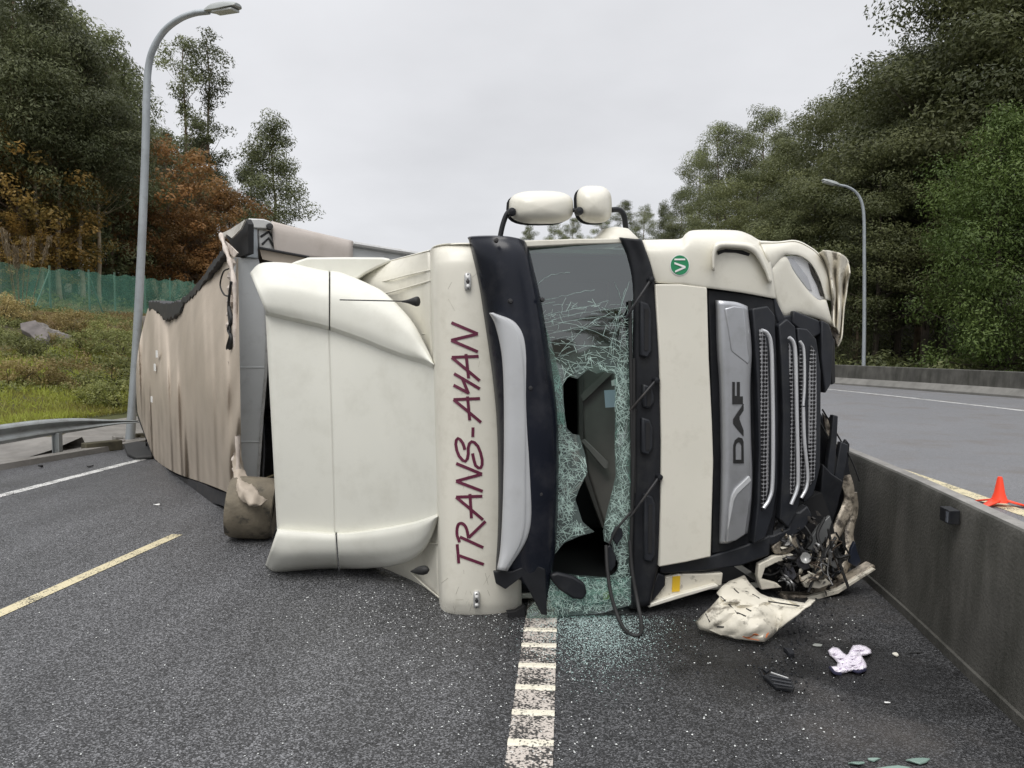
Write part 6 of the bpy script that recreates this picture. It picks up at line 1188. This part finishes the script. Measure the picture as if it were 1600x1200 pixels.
# bumper shell lying on the road
bs = thing('bumper_piece', tuple(gnd(1180, 960)), 'torn cream bumper corner piece lying dirty on the asphalt before the barrier', 'bumper piece')
bo = [(1087, 972), (1093, 983), (1127, 992), (1150, 998), (1193, 1003), (1204, 996), (1213, 987), (1228, 974), (1247, 960), (1258, 950), (1266, 946), (1274, 938), (1264, 936), (1258, 943), (1230, 938), (1200, 933), (1188, 928), (1180, 921), (1170, 910), (1163, 899), (1150, 905), (1139, 909), (1128, 917), (1124, 922), (1120, 927), (1125, 933), (1117, 942), (1110, 950)]
blow = [(1080, 972), (1093, 984), (1127, 993), (1193, 1004), (1216, 990)]
def sheet_gnd(name, out_, zf, m, parent, step=7, solid=.008):
    pts = [Vector(p) for p in out_]; no = len(pts); ed = [(i, (i + 1) % no) for i in range(no)]; y = min(p[1] for p in out_)
    while y < max(p[1] for p in out_):
        x = min(p[0] for p in out_)
        while x < max(p[0] for p in out_):
            if in_poly(x, y, out_) and seg_d(x, y, out_) > step * .5: pts.append(Vector((x, y)))
            x += step
        y += step * .6
    vs, _, fs, _, _, _ = delaunay_2d_cdt(pts, ed, [], 0, 1e-4); keep = [f for f in fs if in_poly(sum(vs[i].x for i in f) / 3, sum(vs[i].y for i in f) / 3, out_)]
    mb = MB(); mb.add([gnd(v.x, v.y, zf(v.x, v.y)) for v in vs], keep); return build(name, mb, m, parent, smooth=40, solid=solid, recalc=False)
def open_d(x, y, L_): return min(seg_d(x, y, [L_[i], L_[i + 1]]) for i in range(len(L_) - 1))
def bz(x, y):
    t = min(1, open_d(x, y, blow) / 78); return .022 + .20 * t ** .8 + .03 * math.sin(t * 3.14) + .012 * noise.noise(Vector((x * .05, y * .08, 0))) + .012 * (1 if t > .66 else 0)
shell = sheet_gnd('shell', bo, bz, CREAM_DIRTY, bs)
sb = bvh_of(shell)
def on_shell(name, pl, m, off=.007): return flat_decal(name, [pl], sb, off, m, bs, .002)
on_shell('orange_scrape', [(1160, 994), (1178, 989), (1200, 988), (1196, 996), (1186, 1000), (1166, 997)], ORANGE_SCRAPE)
for pts in ([(1126, 933), (1140, 944), (1152, 960)], [(1147, 921), (1154, 928)], [(1152, 958), (1166, 964)], [(1104, 960), (1110, 972)], [(1166, 952), (1174, 956)], [(1176, 930), (1186, 936)], [(1120, 978), (1132, 980)], [(1165, 925), (1200, 940), (1250, 948)]):
    hs = [h[0] for h in (hit(sb, x, y, .005) for x, y in pts) if h]
    if len(hs) > 1: mb = MB(); mb.tube(hs, .0045, 5); build('crack', mb, INTER_D, bs)
# gloves
gl = thing('work_glove', tuple(gnd(1328, 1032)), 'crumpled lilac-white work gloves lying crossed on the asphalt near the barrier', 'gloves')
def rag(poly, seed, hh_):
    r2 = random.Random(seed); cx_ = sum(p[0] for p in poly) / len(poly); cy_ = sum(p[1] for p in poly) / len(poly); rings = []
    for s_, z in ((1.0, .004), (1.0, .02), (.8, .045), (.45, .055), (.05, .05)): rings.append([gnd(cx_ + (x - cx_) * s_, cy_ + (y - cy_) * s_, z * hh_ * r2.uniform(.6, 1.35)) for x, y in poly])
    mb = MB(); mb.grid(rings, True); o = build('fabric', mb, CLOTH, gl, smooth=70); m_ = o.modifiers.new('sub', 'SUBSURF'); m_.levels = m_.render_levels = 2; return o
def rag2(poly, seed, z0):
    def zf(x, y): e_ = min(1, seg_d(x, y, poly) / 7); return z0 + .008 + .016 * e_ ** .6 + .020 * noise.noise(Vector((x * .19, y * .3, seed))) * e_
    o = sheet_gnd('fabric', poly, zf, CLOTH, gl, 3.2, .006); return o
rag2([(1294, 1017), (1302, 1011), (1310, 1013), (1318, 1021), (1330, 1029), (1336, 1036), (1334, 1044), (1322, 1051), (1306, 1053), (1298, 1049), (1297, 1042), (1308, 1041), (1309, 1036), (1303, 1029), (1297, 1024)], 1, .0)
rag2([(1326, 1022), (1330, 1014), (1333, 1009), (1344, 1008), (1353, 1010), (1361, 1016), (1361, 1021), (1353, 1024), (1346, 1025), (1349, 1030), (1353, 1037), (1354, 1043), (1348, 1048), (1338, 1047), (1326, 1049), (1318, 1040), (1316, 1030)], 2, .010)
for pts in ([(1297, 1043), (1304, 1051), (1315, 1053)], [(1331, 1047), (1342, 1050), (1352, 1046)]): mb = MB(); mb.tube(crs([gnd(x, y, .018) for x, y in pts], 12), .009, 6); build('cuff_trim', mb, mat('navy_trim', (.02, .02, .05), .8), gl, smooth=60)
# black fragments
def fragment(px, py, sx, sy, hh_, m, label, name='debris_fragment', cat='debris', seed=0, group=None):
    r2 = random.Random(seed); c = gnd(px, py); t_ = thing(name, tuple(c), label, cat, group); pr = [(math.cos(k) * sx * r2.uniform(.7, 1.15), math.sin(k) * sy * r2.uniform(.7, 1.15)) for k in (0.2, 1.0, 1.9, 2.9, 3.6, 4.6, 5.5)]
    mb = MB(); mb.prism([c + Vector((x, y, hh_ * r2.uniform(.5, 1.2))) for x, y in pr], Vector((0, 0, -hh_ * .5))); o = build('shard', mb, m, t_, bevel=.003); return t_
t_ = thing('light_cluster_fragment', tuple(gnd(1218, 1064)), 'black ribbed plastic lump, largest of the fragments near the lilac gloves', 'debris')
mb = MB(); mb.prism([gnd(x, y, z) for x, y, z in [(1192, 1055, .02), (1206, 1050, .04), (1236, 1061, .05), (1242, 1070, .04), (1240, 1077, .02), (1212, 1073, .02)]], Vector((0, 0, -.02))); build('body', mb, BLACKP, t_, bevel=.006)
for k in range(3): mb = MB(); mb.tube([gnd(1203 + k * 3, 1056 + k * 6, .055), gnd(1236 + k, 1063 + k * 5, .06)], .006, 6); build('rib', mb, DARKP, t_)
mb = MB(); mb.tube([gnd(1205, 1051, .06), gnd(1232, 1060, .065)], .005, 6); build('rib', mb, ALU, t_)
fragment(1233, 1027, .035, .025, .05, BLACKP, 'small black plastic lump just below the torn bumper piece', seed=1); fragment(1277, 1010, .03, .016, .012, mat('grey_chip', (.22, .23, .21), .5), 'flat grey chip between the bumper piece and the gloves', seed=2)
fragment(1386, 1100, .02, .009, .012, WHITE, 'tiny white shard on bare asphalt below the gloves', seed=3); fragment(1400, 1026, .02, .016, .02, CREAM, 'small cream chip on the asphalt between gloves and barrier', seed=4)
fragment(1430, 1021, .05, .008, .008, RUBBER, 'thin dark strip on the asphalt close to the barrier foot', seed=5); fragment(1197, 1053, .02, .02, .03, BLACKP, 'small black bit touching the ribbed plastic lump', seed=6)
for i, (x, y, sx, sy) in enumerate(((1435, 1192, .05, .022), (1340, 1196, .04, .016), (1395, 1204, .07, .012), (1365, 1190, .03, .01))):
    fragment(x, y, sx, sy, .016, mat('green_glass_lump', (.20, .29, .25), .25), ('largest green glass lump at the picture\'s bottom edge', 'green glass lump at the bottom edge, furthest from the barrier', 'long green glass sliver cut by the bottom edge of the picture', 'small green glass lump at the bottom edge between two others')[i], 'glass_lump', 'glass', 20 + i)
fragment(245, 790, .05, .02, .02, WHITE, 'small white scrap on the road between the lane line and the trailer', seed=31); fragment(64, 731, .04, .03, .04, RUBBER, 'tiny dark lump on the road beyond the edge line under the guardrail', seed=32)
fragment(141, 730, .05, .03, .03, RUBBER, 'small dark lump on the road right by the white edge line', seed=33)
# rubber flap by the lamp foot
t_ = thing('rubber_mudflap', tuple(gnd(216, 712)), 'black rubber lump lying at the lamp foot against the trailer tail', 'mudflap')
mb = MB(); mb.prism([gnd(x, y, z) for x, y, z in [(193, 694, .10), (215, 689, .14), (236, 690, .16), (238, 712, .06), (212, 714, .05), (199, 708, .06)]], Vector((0, 0, -.05))); build('flap', mb, RUBBER, t_, bevel=.015)
# orange marker cone on three feet beyond the barrier
cp_ = gnd(1561, 791); cn = thing('traffic_cone', tuple(cp_), 'small bright orange cone on splayed feet just beyond the median barrier', 'traffic cone')
ch = at(1558, 745, cp_.y).z; mb = MB(); mb.lathe([(0, ch), (.022, ch), (.03, ch - .03), (.055, ch * .45), (.085, .06), (.09, .05), (0, .05)], Vector((cp_.x, cp_.y, 0)), Vector((0, 0, 1)), 18); build('body', mb, CONE, cn, smooth=40)
for a_ in (-.35, 2.0, 3.6):
    d_ = Vector((math.cos(a_), math.sin(a_) * .9, 0)); s_ = Vector((-d_.y, d_.x, 0)); b_ = Vector((cp_.x, cp_.y, 0)); mb = MB(); mb.grid([[b_ + d_ * .03 - s_ * .06 + Vector((0, 0, .08)), b_ + d_ * .03 + s_ * .06 + Vector((0, 0, .08))], [b_ + d_ * .16 - s_ * .045 + Vector((0, 0, .045)), b_ + d_ * .16 + s_ * .045 + Vector((0, 0, .045))], [b_ + d_ * .29 - s_ * .03 + Vector((0, 0, .012)), b_ + d_ * .29 + s_ * .03 + Vector((0, 0, .012))]]); build('foot', mb, CONE, cn, solid=.018)
# glass crumbs and paint flakes strewn over the road
def crumbs(name, pts, smin, smax, m, seed):
    r2 = random.Random(seed); mb = MB()
    for p in pts:
        s_ = r2.uniform(smin, smax); a_ = r2.uniform(0, 6.28); e1, e2 = Vector((math.cos(a_), math.sin(a_), 0)) * s_, Vector((-math.sin(a_), math.cos(a_), 0)) * s_ * r2.uniform(.5, 1); h_ = s_ * r2.uniform(.5, 1.1)
        mb.add([p + e1, p + e2, p - e1, p - e2, p + Vector((0, 0, h_))], [(0, 1, 4), (1, 2, 4), (2, 3, 4), (3, 0, 4)])
    return kind(build(name, mb, m, smooth=0, recalc=False), 'stuff')
rg_ = random.Random(77); gp = []
while len(gp) < 5600:
    x, y = rg_.gauss(935, 48), 962 + abs(rg_.gauss(0, 40))
    gp.append(gnd(x, y, .004))
CRUMB = mat('glass_crumbs', (.36, .48, .46), .3, var=.35, vscale=60)
crumbs('glass_crumbs', gp, .0018, .0046, CRUMB, 1)
wp = []
for _ in range(420): wp.append(gnd(rg_.gauss(690, 110), 925 + abs(rg_.gauss(0, 55)), .004))
for _ in range(480): wp.append(gnd(rg_.uniform(560, 1350), rg_.uniform(900, 1190), .004))
for _ in range(260): wp.append(gnd(rg_.uniform(0, 1000), rg_.uniform(850, 1200), .004))
crumbs('glass_flakes', wp, .002, .0065, mat('pale_flakes', (.72, .74, .72), .4), 2)
dp = [gnd(rg_.gauss(1240, 60), rg_.gauss(975, 45), .004) for _ in range(420)] + [gnd(rg_.gauss(1215, 22), rg_.gauss(1055, 14), .004) for _ in range(130)]
crumbs('plastic_crumbs', [p for p in dp if p.y > .5], .003, .012, BLACKP, 3)
